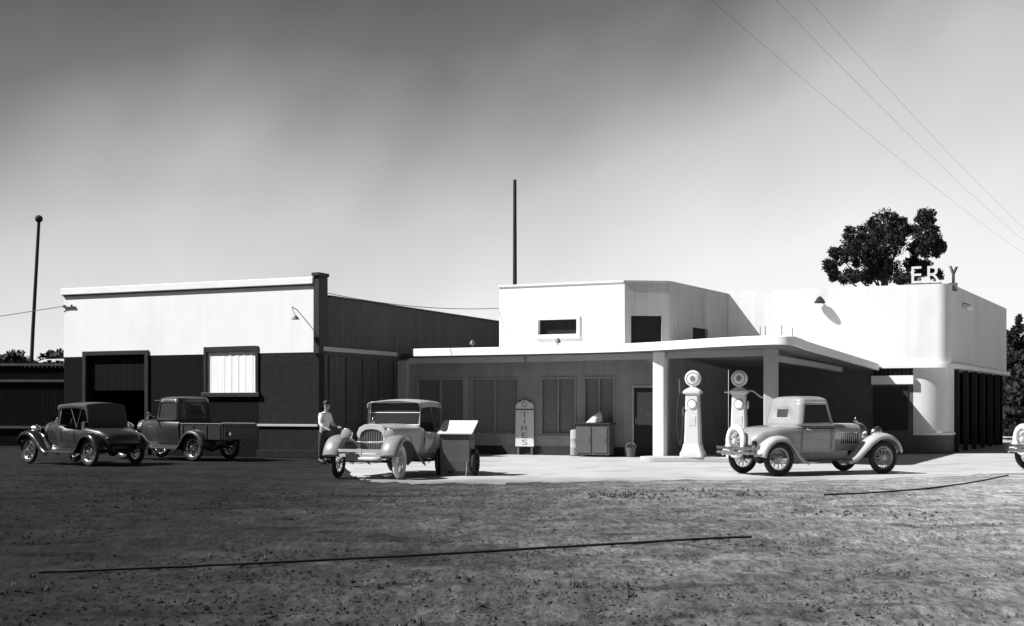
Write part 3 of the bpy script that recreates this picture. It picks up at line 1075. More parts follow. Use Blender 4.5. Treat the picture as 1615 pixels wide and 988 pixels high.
q = O + U * -1.46 - W * 0.35
dm = thing("oil_drum", "narrow pale oil tank standing upright before the shop front", "drum", q, 0)
MB().lathe([(0.14, 0.03), (0.15, 0.05), (0.15, 0.26), (0.157, 0.275), (0.15, 0.29), (0.15, 0.52), (0.157, 0.535), (0.15, 0.55), (0.15, 0.76), (0.13, 0.80), (0.03, 0.81)], n=24).build("body", M["tower_side"], dm, smooth=35)
MB().tube([(0, 0, 0.8), (0, 0, 0.98), (0.1, 0, 1.0)], 0.02, 8).build("tap", M["iron"], dm)
MB().lathe([(0.16, 0.0), (0.16, 0.03)], n=20).build("foot_ring", M["iron"], dm)

q = O + U * -0.72 - W * 0.55
cb = thing("oil_cabinet", "dark waist-high oil cabinet under the shop window nearest the pale column", "cabinet", q, RZ)
MB().box(-0.55, 0.5, -0.25, 0.25, 0.06, 0.98).build("body", M["bin"], cb, bevel=0.015)
MB().box(-0.60, 0.55, -0.30, 0.28, 0.98, 1.02).build("top", M["trim_dark"], cb, bevel=0.01)
for x in (-0.28, 0.23):
    dd = MB().box(x - 0.22, x + 0.22, -0.272, -0.252, 0.12, 0.90).build("door", M["bin"], cb, bevel=0.008)
    MB().tube([(x + 0.15, -0.27, 0.5), (x + 0.15, -0.30, 0.5), (x + 0.15, -0.30, 0.6), (x + 0.15, -0.27, 0.6)], 0.008, 6).build("handle", M["chrome"], dd)
rg = MB()
rows = []
for i in range(9):
    row = []
    for j in range(18):
        a = 2 * math.pi * j / 18
        rr = 0.22 * (1 - i / 8.0) ** 0.6 * (1 + 0.18 * math.sin(3 * a + i) + 0.1 * math.sin(7 * a))
        row.append((rr * math.cos(a) + 0.02 * i, 0.8 * rr * math.sin(a), 0.31 * (i / 8) ** 0.8 + 0.02 * math.sin(4 * a + i)* (i > 0)))
    rows.append(row)
rg.grid(rows, closed=True, cap=True)
ro_ = rg.build("cloth_heap", M["rag"], smooth=60)
ro_.location = q + Vector((0, 0, 1.03)) - U * 0.05
tag(ro_, "crumpled pale cloth heaped on top of the dark oil cabinet", "cloth")

q = O + U * 0.35 - W * 0.45
bk_ = thing("bucket", "dark pail standing on the ground between the oil cabinet and the pale column", "bucket", q, 0)
MB().lathe([(0.02, 0.02), (0.12, 0.0), (0.16, 0.30), (0.165, 0.30), (0.15, 0.28), (0.11, 0.04), (0.02, 0.04)], n=20).build("pail", M["iron"], bk_, smooth=40)
MB().tube([(0.16 * math.cos(math.pi * k / 10), 0.02, 0.29 + 0.14 * math.sin(math.pi * k / 10)) for k in range(11)], 0.008, 6).build("handle", M["chrome"], bk_)

# ------------------------------------------------------------------ vehicles


def wheel_mesh(mt, R0=0.305, r=0.068):
    ty = MB().torus(R0, r, axis="y", n=36, k=10, flat=0.85)
    rim = MB().torus(R0 - r + 0.008, 0.022, axis="y", n=32, k=8, flat=1.4)
    ns = 20
    for k in range(ns):
        a = 2 * math.pi * k / ns
        sgn = 1 if k % 2 else -1
        rim.tube([(0.05 * math.sin(a + 0.25 * sgn), 0.045 * sgn, 0.05 * math.cos(a + 0.25 * sgn)), ((R0 - r) * math.sin(a), 0.0, (R0 - r) * math.cos(a))], 0.0085, 5)
    rim.lathe([(0.03, -0.075), (0.06, -0.065), (0.072, -0.04), (0.072, 0.04), (0.06, 0.065), (0.03, 0.075)], axis="y", n=18)
    return ty, rim


def put_wheel(parent, x, y, z=0.37, tyre="tyre", rim="spoke", steer=0.0, axis_x=False, name="wheel", label=None):
    ty, rm = wheel_mesh(None)
    w = rm.build(name, M[rim], parent, smooth=45)
    t = ty.build("tyre", M[tyre], w, smooth=60)
    w.location = (x, y, z)
    w.rotation_euler = (0, random.uniform(0, 1), R(90) if axis_x else steer)
    if label:
        w["label"] = label
    return w


def fender(path, y0, y1, drop=0.07, lip=0.05):
    """mudguard: path in xz, crowned across y"""
    P = [Vector(p) for p in catmull([(a, 0, b) for a, b in path], 4)]
    rows = []
    for i, p in enumerate(P):
        d_ = (P[min(i + 1, len(P) - 1)] - P[max(i - 1, 0)]).normalized()
        nrm = Vector((-d_.z, 0, d_.x))
        if nrm.z < -0.2:
            nrm = -nrm
        row = []
        for k in range(9):
            t = k / 8
            c_ = -drop * (2 * t - 1) ** 2 - (lip if k in (0, 8) else 0)
            q = p + nrm * c_
            row.append((q.x, y0 + (y1 - y0) * t, q.z))
        rows.append(row)
    return MB().grid(rows)


def body_loft(st_, n=7):
    rows = []
    for x, wt, wb_, zb, zt, cr in st_:
        half = [(wb_, zb), (wb_ + (wt - wb_) * 0.6, zb + 0.35 * (zt - zb)), (wt, zb + 0.72 * (zt - zb)), (wt - 0.012, zt - 0.05), (wt - 0.05, zt - 0.005), (wt * 0.72, zt + cr * 0.55), (wt * 0.38, zt + cr * 0.9)]
        pts_ = [(x, a, b) for a, b in half] + [(x, 0, zt + cr)] + [(x, -a, b) for a, b in reversed(half)]
        rows.append(pts_)
    return MB().grid(rows, closed=True, cap=True)


FP = [(1.72, 0.36), (1.92, 0.44), (2.12, 0.60), (2.32, 0.77), (2.53, 0.885), (2.75, 0.92), (2.95, 0.88), (3.10, 0.78), (3.20, 0.64), (3.24, 0.50)]
RP = [(0.72, 0.36), (0.55, 0.44), (0.43, 0.60), (0.30, 0.77), (0.14, 0.865), (-0.03, 0.88), (-0.20, 0.845), (-0.36, 0.74), (-0.47, 0.60), (-0.53, 0.44)]
HOOD = [(1.52, 0.655, 0.60, 0.52, 1.07, 0.06), (1.62, 0.60, 0.55, 0.52, 1.07, 0.07), (2.0, 0.47, 0.44, 0.52, 1.06, 0.08), (2.46, 0.33, 0.32, 0.52, 1.04, 0.09)]


def chassis(t, paint, fend, board_m="rubber", rear=True):
    for s in (1, -1):
        a, b = (0.44, 0.88) if s > 0 else (-0.88, -0.44)
        fender(FP, a, b).build("front_fender", M[fend], t, smooth=50, solid=0.018)
        if rear:
            fender(RP, a, b).build("rear_fender", M[fend], t, smooth=50, solid=0.018)
        y0, y1 = (0.60, 0.86) if s > 0 else (-0.86, -0.60)
        MB().box(0.62, 1.82, y0, y1, 0.325, 0.36).build("running_board", M[board_m], t, bevel=0.01)
    fr = MB().box(-0.55, 2.95, -0.40, -0.33, 0.42, 0.53).box(-0.55, 2.95, 0.33, 0.40, 0.42, 0.53).box(0.4, 1.9, -0.33, 0.33, 0.40, 0.46)
    fr.tube([(0, -0.68, 0.37), (0, 0.68, 0.37)], 0.035, 10).tube([(2.75, -0.68, 0.37), (2.75, 0.68, 0.37)], 0.03, 10)
    fr.lathe([(0.03, -0.13), (0.11, -0.08), (0.13, 0), (0.11, 0.08), (0.03, 0.13)], (0, 0, 0.37), "y", 16)
    fr.box(-0.35, 0.5, -0.3, 0.3, 0.44, 0.56)
    fr.build("chassis", M["black"], t)
    for s in (1, -1):       # splash apron between body and running board
        y = 0.56 * s
        MB().hexa([(0.5, y, 0.36), (1.9, y, 0.36), (1.9, y + 0.03 * s, 0.36), (0.5, y + 0.03 * s, 0.36)][::s], [(0.5, y - 0.04 * s, 0.53), (1.9, y - 0.04 * s, 0.53), (1.9, y, 0.53), (0.5, y, 0.53)][::s]).build("side_apron", M[fend], t)


def nose(t, shell_m, paint, lamps=True):
    rows_o, rows_i = [], []
    prof = [(-0.30, 0.50), (-0.33, 0.62), (-0.34, 0.95), (-0.29, 1.06), (-0.17, 1.125), (0, 1.145), (0.17, 1.125), (0.29, 1.06), (0.34, 0.95), (0.33, 0.62), (0.30, 0.50)]
    cz = 0.82
    inn_ = [(a * 0.80, cz + (b - cz) * 0.76 - 0.03) for a, b in prof]
    sh = MB().grid([[(2.46, a, b) for a, b in prof], [(2.60, a, b) for a, b in prof], [(2.615, a * 0.96, cz + (b - cz) * 0.97) for a, b in prof], [(2.615, a, b) for a, b in inn_], [(2.57, a, b) for a, b in inn_]], closed=True)
    shell = sh.build("radiator_shell", M[shell_m], t, smooth=40)
    gr = MB().add([(2.575, a, b) for a, b in inn_], [tuple(range(len(inn_)))])
    for k in range(9):
        y = -0.22 + 0.055 * k
        gr.box(2.577, 2.592, y - 0.008, y + 0.008, 0.56, 1.02)
    gr.build("grille", M["grille"], shell)
    MB().lathe([(0.03, 1.14), (0.045, 1.15), (0.045, 1.18), (0.02, 1.20), (0.012, 1.25), (0.004, 1.26)], (2.54, 0, 0), "z", 14).build("radiator_cap", M["chrome"], shell, smooth=40)
    if lamps:
        MB().tube([(2.70, -0.58, 0.80), (2.72, -0.2, 0.76), (2.72, 0.2, 0.76), (2.70, 0.58, 0.80)], 0.016, 8).build("lamp_bar", M["chrome"], t, smooth=60)
        for s in (1, -1):
            h_ = MB().lathe([(0.01, -0.17), (0.06, -0.15), (0.105, -0.08), (0.125, 0.0), (0.132, 0.02), (0.125, 0.03)], (2.76, 0.50 * s, 0.93), "x", 22).build("headlight", M["chrome"], t, smooth=50)
            MB().lathe([(0.118, 0.028), (0.09, 0.045), (0.03, 0.055)], (2.76, 0.50 * s, 0.93), "x", 22).build("lens", M["lens"], h_, smooth=60)
            MB().tube([(2.72, 0.50 * s, 0.80), (2.74, 0.50 * s, 0.83)], 0.02, 6).build("lamp_stalk", M["chrome"], h_)


def bumper(t, x, front=True, m="chrome"):
    s = 1 if front else -1
    b = MB()
    for z in (0.50, 0.60):
        pts_ = [(x - 0.10 * s, -0.80, z), (x - 0.03 * s, -0.70, z), (x, -0.35, z), (x, 0.35, z), (x - 0.03 * s, 0.70, z), (x - 0.10 * s, 0.80, z)]
        b.grid([[(p[0] + dx, p[1], p[2] + dz) for dx, dz in ((-0.012, -0.03), (0.012, -0.03), (0.012, 0.03), (-0.012, 0.03))] for p in catmull(pts_, 3)], closed=True, cap=True)
    b.box(x - 0.014, x + 0.02, -0.05, 0.05, 0.46, 0.64)
    for y in (-0.36, 0.36):
        b.box(min(x, x - 0.3 * s), max(x, x - 0.3 * s), y - 0.02, y + 0.02, 0.50, 0.54)
    b.build("front_bumper" if front else "rear_bumper", M[m], t, smooth=40)


def cab_shell(t, xb0, xf0, w0, xb1, xf1, w1, zs, roof_h, paint, roof_m=None, rear_win=(2, 3), side=(1, 4), glass="car_glass", ridge=0.0):
    """closed cab: z levels zs; windows are real openings with panes set in"""
    def plan(tz):
        xb, xf, w_ = xb0 + (xb1 - xb0) * tz, xf0 + (xf1 - xf0) * tz, w0 + (w1 - w0) * tz
        c = 0.09
        P = [(xb, -w_ * 0.34), (xb, w_ * 0.34), (xb, w_ - c * 1.6), (xb + 0.03, w_ - 0.05), (xb + c * 1.2, w_),
             (xb + 0.14, w_), (xf - 0.10, w_), (xf - 0.04, w_ - 0.01), (xf - 0.01, w_ - 0.05), (xf, w_ - 0.08), (xf, -w_ + 0.08), (xf - 0.01, -w_ + 0.05), (xf - 0.04, -w_ + 0.01),
             (xf - 0.10, -w_), (xb + 0.14, -w_), (xb + c * 1.2, -w_), (xb + 0.03, -w_ + 0.05), (xb, -w_ + c * 1.6)]
        return P
    rows = []
    for z in zs:
        tz = (z - zs[0]) / (zs[-1] - zs[0])
        rows.append([(p[0], p[1], z) for p in plan(tz)])
    top = rows[-1]
    cx = sum(p[0] for p in top) / len(top)
    holes = {}
    for i in range(rear_win[0], rear_win[1]):
        holes[(i, 0)] = "rear_window"
    for i in range(side[0], side[1]):
        holes[(i, 5)] = "side_window"
        holes[(i, 13)] = "side_window "
        holes[(i, 9)] = "windshield"
    sh = MB().grid(rows, closed=True, skip=set(holes))
    cab = sh.build("cab", M[paint], t, smooth=45, solid=0.03)
    rr = [top]
    for s, dz in ((0.985, 0.035), (0.90, 0.075), (0.70, 0.11), (0.35, 0.128), (0.0, 0.132)):
        rr.append([(cx + (p[0] - cx) * s, p[1] * s, zs[-1] + dz * roof_h / 0.132) for p in top])
    MB().grid(rr, closed=True).build("roof", M[roof_m or paint], t, smooth=60)
    by = {}
    for (i, j), nm in holes.items():
        by.setdefault((nm, j), []).append(i)
    zc = sum(zs) / len(zs)
    for (nm, j), iis in by.items():
        i0, i1 = min(iis), max(iis) + 1
        k = (j + 1) % len(rows[0])
        c4 = [Vector(rows[i0][j]), Vector(rows[i0][k]), Vector(rows[i1][k]), Vector(rows[i1][j])]
        ctr = Vector((cx, 0, c4[0].z))
        off = Vector((1, 0, 0)) * (0.022 if nm == "rear_window" else -0.022 if nm == "windshield" else 0)
        if nm.startswith("side"):
            off = Vector((0, -0.022 * (1 if c4[0].y > 0 else -1), 0))
        MB().add([q_ + off for q_ in c4], [(0, 1, 2, 3)]).build(nm.strip(), M[glass], t, solid=0.004)
    return cab


def make_coupe(label, loc_, rz, paint="grey_paint", fend="pale_lit_paint", tyres="tyre", rim="spoke", group=None):
    t = thing("coupe_car", label, "car", loc_, rz, group)
    body_loft([(-0.56, 0.46, 0.44, 0.56, 0.74, 0.02), (-0.50, 0.56, 0.50, 0.53, 0.86, 0.03), (-0.30, 0.63, 0.55, 0.50, 0.98, 0.04), (0.1, 0.67, 0.58, 0.48, 1.045, 0.04),
               (0.52, 0.69, 0.60, 0.47, 1.08, 0.03), (1.0, 0.70, 0.60, 0.47, 1.09, 0.02), (1.45, 0.67, 0.60, 0.48, 1.09, 0.03), (1.52, 0.655, 0.60, 0.50, 1.09, 0.04)]).build("body", M[paint], t, smooth=45)
    hd = body_loft(HOOD).build("hood", M[paint], t, smooth=45)
    for s in (1, -1):
        lv = MB()
        for k in range(9):
            x = 1.74 + 0.07 * k
            y = (0.565 - (x - 1.62) * 0.29) * s
            lv.hexa([(x, y - 0.05 * s, 0.68), (x + 0.03, y - 0.05 * s, 0.68), (x + 0.03, y + 0.018 * s, 0.68), (x, y, 0.68)], [(x, y - 0.05 * s, 0.92), (x + 0.03, y - 0.05 * s, 0.92), (x + 0.03, y + 0.018 * s, 0.92), (x, y, 0.92)])
        lv.build("louver", M["trim_dark"], hd)
        y = 0.70 * s
        MB().tube([(0.72, y, 1.01), (0.74, y + 0.03 * s, 1.01), (0.84, y + 0.03 * s, 1.0)], 0.012, 6).build("door_handle", M["chrome"], t)
        # belt moulding and door gaps
        MB().grid([[(x, (0.703 if x > 0.6 else 0.698) * s - max(0, x - 1.3) * 0.12 * s, z) for z in (1.015, 1.035)] for x in (0.5, 0.8, 1.1, 1.3, 1.5)]).build("belt_moulding", M["trim_dark"], t, solid=0.006)
        for x in (0.62, 1.40):
            MB().tube([(x, 0.655 * s, 0.55), (x, 0.699 * s - (0.008 * s if x > 1.3 else 0), 0.80), (x, 0.695 * s - (0.012 * s if x > 1.3 else 0), 1.03)], 0.006, 5).build("door_seam", M["black"], t)
    cab_shell(t, 0.52, 1.50, 0.675, 0.62, 1.38, 0.60, [1.08, 1.15, 1.27, 1.45, 1.55, 1.615], 0.13, paint)
    MB().box(0.66, 0.84, -0.55, 0.55, 0.75, 1.32).box(0.84, 1.15, -0.55, 0.55, 0.75, 0.92).build("seat", M["canvas"], t, bevel=0.04)
    MB().torus(0.19, 0.012, (1.22, 0.3, 1.16), "x", 20, 6).build("steering_wheel", M["black"], t)
    chassis(t, paint, fend)
    nose(t, "chrome", paint)
    bumper(t, 3.16)
    bumper(t, -0.70, False)
    for x in (0.0, 2.75):
        for s in (1, -1):
            put_wheel(t, x, 0.71 * s, tyre=tyres, rim=rim)
    sp = put_wheel(t, -0.63, 0.0, 0.74, "white_tyre", rim, axis_x=True, name="spare_wheel", label="pale spare wheel on the tail")
    MB().tube([(-0.5, 0, 0.74), (-0.66, 0, 0.74)], 0.05, 10).build("spare_mount", M["black"], t)
    tl = MB().lathe([(0.01, 0.07), (0.05, 0.05), (0.055, -0.02), (0.05, -0.03)], (-0.56, -0.62, 0.72), "x", 16).tube([(-0.5, -0.62, 0.68), (-0.52, -0.62, 0.5)], 0.014, 6)
    tl.build("tail_light", M["black"], t, smooth=40)
    MB().box(-0.615, -0.60, -0.60, -0.28, 0.56, 0.68).build("number_plate", M["trim_dark"], t)
    return t


cp0 = at(1228, 27.35, z=0)
hd_ = R(22)
hx, lx = Vector((math.cos(hd_), math.sin(hd_), 0)), Vector((-math.sin(hd_), math.cos(hd_), 0))
make_coupe("pale grey coupe with spare wheel on its tail, pulled up before the fuel pumps", cp0 + lx * 0.71, hd_)
make_coupe("pale car whose tail just shows at the right edge, in front of the dark trees", at(1662, 29.2, z=0) + Vector((-0.02, 0.3, 0)), R(12), paint="cream_paint")


def windshield(t, x, w_, z0, z1, rake=0.10, m="chrome"):
    f_ = MB()
    p = [(x, -w_, z0), (x, w_, z0), (x - rake, w_, z1), (x - rake, -w_, z1)]
    f_.tube([p[0], p[3], p[2], p[1]], 0.018, 8).tube([p[0], p[1]], 0.022, 8)
    zm = z0 + (z1 - z0) * 0.55
    f_.tube([(x - rake * 0.55, -w_, zm), (x - rake * 0.55, w_, zm)], 0.010, 6)
    o = f_.build("windshield_frame", M[m], t, smooth=60)
    MB().add(p, [(0, 1, 2, 3)]).build("windshield", M["car_glass"], o, solid=0.004)


def soft_top(t, x0, x1, w_, z, m="canvas", rear_drop=True):
    rows = []
    xs_ = np.linspace(x0, x1, 9)
    for x in xs_:
        k = (x - x0) / (x1 - x0)
        zz = z + 0.05 * math.sin(math.pi * (0.15 + 0.75 * k)) - 0.02
        ww = w_ * (0.97 + 0.03 * k)
        row = [(x, -ww, zz - 0.13), (x, -ww + 0.01, zz - 0.03)] + [(x, -ww + 0.05 + (2 * ww - 0.10) * j / 8, zz + 0.045 * (1 - (2 * j / 8 - 1) ** 2)) for j in range(9)] + [(x, ww - 0.01, zz - 0.03), (x, ww, zz - 0.13)]
        rows.append(row)
    if rear_drop:
        r0 = rows[0]
        rows.insert(0, [(x0 - 0.12, p[1] * 0.99, p[2] - 0.22 if 1 < i < len(r0) - 2 else p[2] - 0.30) for i, p in enumerate(r0)])
        rows.insert(0, [(x0 - 0.16, p[1] * 0.98, 0.98 + (0.02 if 1 < i < len(r0) - 2 else 0.0)) for i, p in enumerate(r0)])
    o = MB().grid(rows).build("soft_top", M[m], t, smooth=40, solid=0.02)
    for s in (1, -1):
        for p_, q_ in (((x0 + 0.35, w_ * s * 0.97, 1.0), (x0 + 0.1, w_ * s * 0.96, z - 0.05)), ((x0 + 0.35, w_ * s * 0.97, 1.0), (x0 + 0.62, w_ * s * 0.96, z - 0.05)),
                       ((x1 - 0.06, w_ * s * 0.97, z - 0.08), (x1 - 0.02, w_ * s * 0.97, 1.02))):
            MB().tube([p_, q_], 0.013, 6).build("top_iron", M["iron"], o)
    return o


def make_roadster(label, loc_, rz, paint, fend, tyres, rim, shell, top, wheel_white=None, steer=0.0, apron=False, group=None, bump="pale_lit_paint", drop=True):
    t = thing("roadster_car", label, "car", loc_, rz, group)
    body_loft([(-0.58, 0.40, 0.40, 0.58, 0.72, 0.02), (-0.50, 0.52, 0.48, 0.54, 0.82, 0.03), (-0.2, 0.60, 0.55, 0.50, 0.93, 0.04), (0.25, 0.64, 0.58, 0.48, 0.99, 0.03),
               (0.40, 0.65, 0.58, 0.48, 1.0, 0.0), (0.46, 0.65, 0.58, 0.48, 0.94, -0.18), (1.20, 0.66, 0.60, 0.48, 0.97, -0.30), (1.34, 0.66, 0.60, 0.48, 1.04, 0.02), (1.52, 0.655, 0.60, 0.50, 1.07, 0.05)]).build("body", M[paint], t, smooth=45)
    hd = body_loft(HOOD).build("hood", M[paint], t, smooth=45)
    for s in (1, -1):
        lv = MB()
        for k in range(10):
            x = 1.74 + 0.065 * k
            y = (0.565 - (x - 1.62) * 0.29) * s
            lv.hexa([(x, y - 0.05 * s, 0.66), (x + 0.025, y - 0.05 * s, 0.66), (x + 0.025, y + 0.016 * s, 0.66), (x, y, 0.66)], [(x, y - 0.05 * s, 0.90), (x + 0.025, y - 0.05 * s, 0.90), (x + 0.025, y + 0.016 * s, 0.90), (x, y, 0.90)])
        lv.build("louver", M["trim_dark"], hd)
        for x in (0.78, 1.36):
            MB().tube([(x, 0.645 * s, 0.62), (x, 0.664 * s, 0.82), (x, 0.655 * s, 0.97)], 0.007, 5).build("door_seam", M["black"], t)
        MB().tube([(1.22, 0.66 * s, 0.92), (1.22, 0.69 * s, 0.92), (1.14, 0.69 * s, 0.91)], 0.010, 6).build("door_handle", M["chrome"], t)
    MB().box(0.46, 0.62, -0.56, 0.56, 0.70, 1.16).box(0.62, 1.0, -0.56, 0.56, 0.60, 0.80).build("seat", M["canvas"], t, bevel=0.05)
    MB().torus(0.19, 0.012, (1.16, 0.3, 1.10), "x", 20, 6).build("steering_wheel", M["black"], t)
    windshield(t, 1.50, 0.60, 1.10, 1.60, m="chrome" if shell == "chrome" else shell)
    soft_top(t, 0.35, 1.54, 0.64, 1.60, top, drop)
    chassis(t, paint, fend)
    nose(t, shell, paint)
    bumper(t, 3.16, m=bump)
    if apron:
        MB().grid([[(2.62, y, 0.56), (2.86, y, 0.53), (2.98, y, 0.46), (3.0, y, 0.38)] for y in (-0.42, -0.2, 0.0, 0.2, 0.42)]).build("front_apron", M[paint], t, smooth=50, solid=0.01)
    for x in (0.0, 2.75):
        for s in (1, -1):
            white = wheel_white == (x > 1, s)
            put_wheel(t, x, 0.71 * s, tyre="white_tyre" if white else tyres, rim=rim, steer=steer if x > 1 else 0, label="whitewashed front wheel" if white else None)
    MB().box(3.19, 3.205, -0.30, -0.02, 0.40, 0.54).build("number_plate", M["trim_dark"], t)
    MB().lathe([(0.01, 0.06), (0.05, 0.05), (0.055, -0.02), (0.05, -0.03)], (-0.58, 0.55, 0.72), "x", 16).build("tail_light", M["black"], t, smooth=40)
    return t


hd_ = R(180 + 70)
hx = Vector((math.cos(hd_), math.sin(hd_), 0))
lx = Vector((-math.sin(hd_), math.cos(hd_), 0))
nf = at(632, 26.2, z=0)
make_roadster("cream open roadster with one white front tyre, nose towards the street by the garage corner", nf - lx * 0.74 - hx * 2.75, hd_, "cream_paint", "dusty_fender", "tyre", "spoke", "cream_paint", "pale_canvas",
              wheel_white=(True, 1), steer=R(8), apron=True, drop=False)

hd_ = R(180 - 37)
hx = Vector((math.cos(hd_), math.sin(hd_), 0))
lx = Vector((-math.sin(hd_), math.cos(hd_), 0))
nr = at(143, 32.0, z=0)
rd = make_roadster("black open roadster with raised hood, leftmost of the cars before the garage", nr - lx * 0.66, hd_, "dull_car", "black_car", "tyre", "chrome", "chrome", "canvas", bump="chrome")
rd.scale = (0.97, 0.97, 0.97)


def make_pickup(label, loc_, rz):
    t = thing("pickup_truck", label, "truck", loc_, rz)
    p = "dull_car"
    body_loft([(0.62, 0.68, 0.60, 0.48, 1.10, 0.02), (1.0, 0.70, 0.60, 0.47, 1.11, 0.02), (1.45, 0.68, 0.60, 0.48, 1.11, 0.03), (1.53, 0.655, 0.60, 0.50, 1.09, 0.04)]).build("body", M[p], t, smooth=45)
    body_loft(HOOD).build("hood", M[p], t, smooth=45)
    cab_shell(t, 0.62, 1.52, 0.675, 0.66, 1.42, 0.62, [1.10, 1.16, 1.27, 1.52, 1.62, 1.69], 0.11, p)
    MB().box(1.36, 1.60, -0.63, 0.63, 1.66, 1.69).build("sun_visor", M[p], t, bevel=0.01)
    MB().box(0.70, 0.86, -0.55, 0.55, 0.75, 1.32).build("seat", M["canvas"], t, bevel=0.04)
    chassis(t, p, p)
    nose(t, "chrome", p)
    bumper(t, 3.16)
    b = MB().box(-1.05, 0.56, -0.62, 0.62, 0.60, 0.65)
    b.box(-1.05, 0.56, -0.66, -0.62, 0.60, 1.02).box(-1.05, 0.56, 0.62, 0.66, 0.60, 1.02).box(0.52, 0.56, -0.62, 0.62, 0.65, 1.02)
    for s in (1, -1):
        for x in (-0.95, -0.45, 0.05, 0.45):
            b.box(x - 0.025, x + 0.025, min(0.66 * s, 0.685 * s), max(0.66 * s, 0.685 * s), 0.60, 1.0)
    b.build("cargo_bed", M[p], t, bevel=0.006)
    for s in (1, -1):
        MB().box(-1.07, 0.57, 0.64 * s - 0.04, 0.64 * s + 0.04, 1.02, 1.05).build("bed_rail", M["iron"], t, bevel=0.01)
    MB().box(-1.10, -1.05, -0.64, 0.64, 0.60, 1.03).box(-1.115, -1.10, -0.6, 0.6, 0.64, 0.70).box(-1.115, -1.10, -0.6, 0.6, 0.92, 0.98).build("tailgate", M[p], t, bevel=0.006)
    for x in (0.0, 2.75):
        for s in (1, -1):
            put_wheel(t, x, 0.71 * s, rim="chrome")
    for s in (1,):
        MB().tube([(1.50, 0.68 * s, 1.2), (1.55, 0.86 * s, 1.28)], 0.010, 6).lathe([(0.06, 0), (0.06, 0.015), (0.02, 0.02)], (1.54, 0.88 * s, 1.30), "x", 14).build("mirror", M["chrome"], t)
    MB().lathe([(0.01, -0.06), (0.05, -0.05), (0.055, 0.02), (0.05, 0.03)], (-1.12, 0.5, 0.76), "x", 14).build("tail_light", M["chrome"], t, smooth=40)
    return t


hd_ = R(180 - 31)
hx = Vector((math.cos(hd_), math.sin(hd_), 0))
lx = Vector((-math.sin(hd_), math.cos(hd_), 0))
nr = at(305, 35.0, z=0)
make_pickup("dark pickup truck with open bed, parked below the garage window", nr - lx * 0.71, hd_)

# dark bin with slanted pale lid, on small wheels, at the roadster's side
bn = thing("tool_cart", "dark wheeled bin with a slanting white lid beside the cream roadster", "cart", at(717, 27.45, z=0), R(-10))
MB().prism_x([(0.02, 0.10), (0.50, 0.10), (0.56, 0.40), (0.56, 1.14), (0.0, 0.91), (0.0, 0.32)], -0.33, 0.33).build("bin", M["bin"], bn, bevel=0.01)
MB().prism_x([(-0.05, 0.905), (0.60, 1.17), (0.60, 1.20), (-0.05, 0.94)], -0.37, 0.40).build("lid", M["stucco"], bn, bevel=0.006)
for s in (1, -1):
    w = MB().torus(0.25, 0.05, (0.40 * s, 0.28, 0.30), "x", 28, 8).lathe([(0.03, -0.05), (0.06, -0.04), (0.06, 0.04), (0.03, 0.05)], (0.40 * s, 0.28, 0.30), "x", 14)
    for k in range(8):
        a = math.pi * k / 4
        w.tube([(0.40 * s, 0.28, 0.30), (0.40 * s, 0.28 + 0.22 * math.cos(a), 0.30 + 0.22 * math.sin(a))], 0.014, 5)
    w.build("wheel", M["tyre"], bn, smooth=50)
MB().tube([(-0.28, 0.0, 0.30), (-0.28, -0.10, 0.0)], 0.02, 6).tube([(0.28, 0.0, 0.30), (0.28, -0.10, 0.0)], 0.02, 6).build("prop", M["iron"], bn)
MB().tube([(0.33, 0.1, 0.78), (0.40, 0.1, 0.80), (0.40, 0.46, 0.92), (0.33, 0.46, 0.94)], 0.014, 6).build("handle", M["iron"], bn, smooth=60)

# ------------------------------------------------------------------ person by the garage corner


def skin_mesh(name, joints, edges_, m, parent=None, root=0, sub=2):
    me = bpy.data.meshes.new(name)
    me.from_pydata([j[0] for j in joints], edges_, [])
    o = bpy.data.objects.new(name, me)
    COL.objects.link(o)
    if parent:
        o.parent = parent
    md = o.modifiers.new("skin", "SKIN")
    md.use_smooth_shade = True
    sv = me.skin_vertices[0].data
    for i, j in enumerate(joints):
        r = j[1]
        sv[i].radius = r if hasattr(r, "__len__") else (r, r)
        sv[i].use_root = i == root
    s = o.modifiers.new("sub", "SUBSURF")
    s.levels = s.render_levels = sub
    me.materials.append(m)
    return o


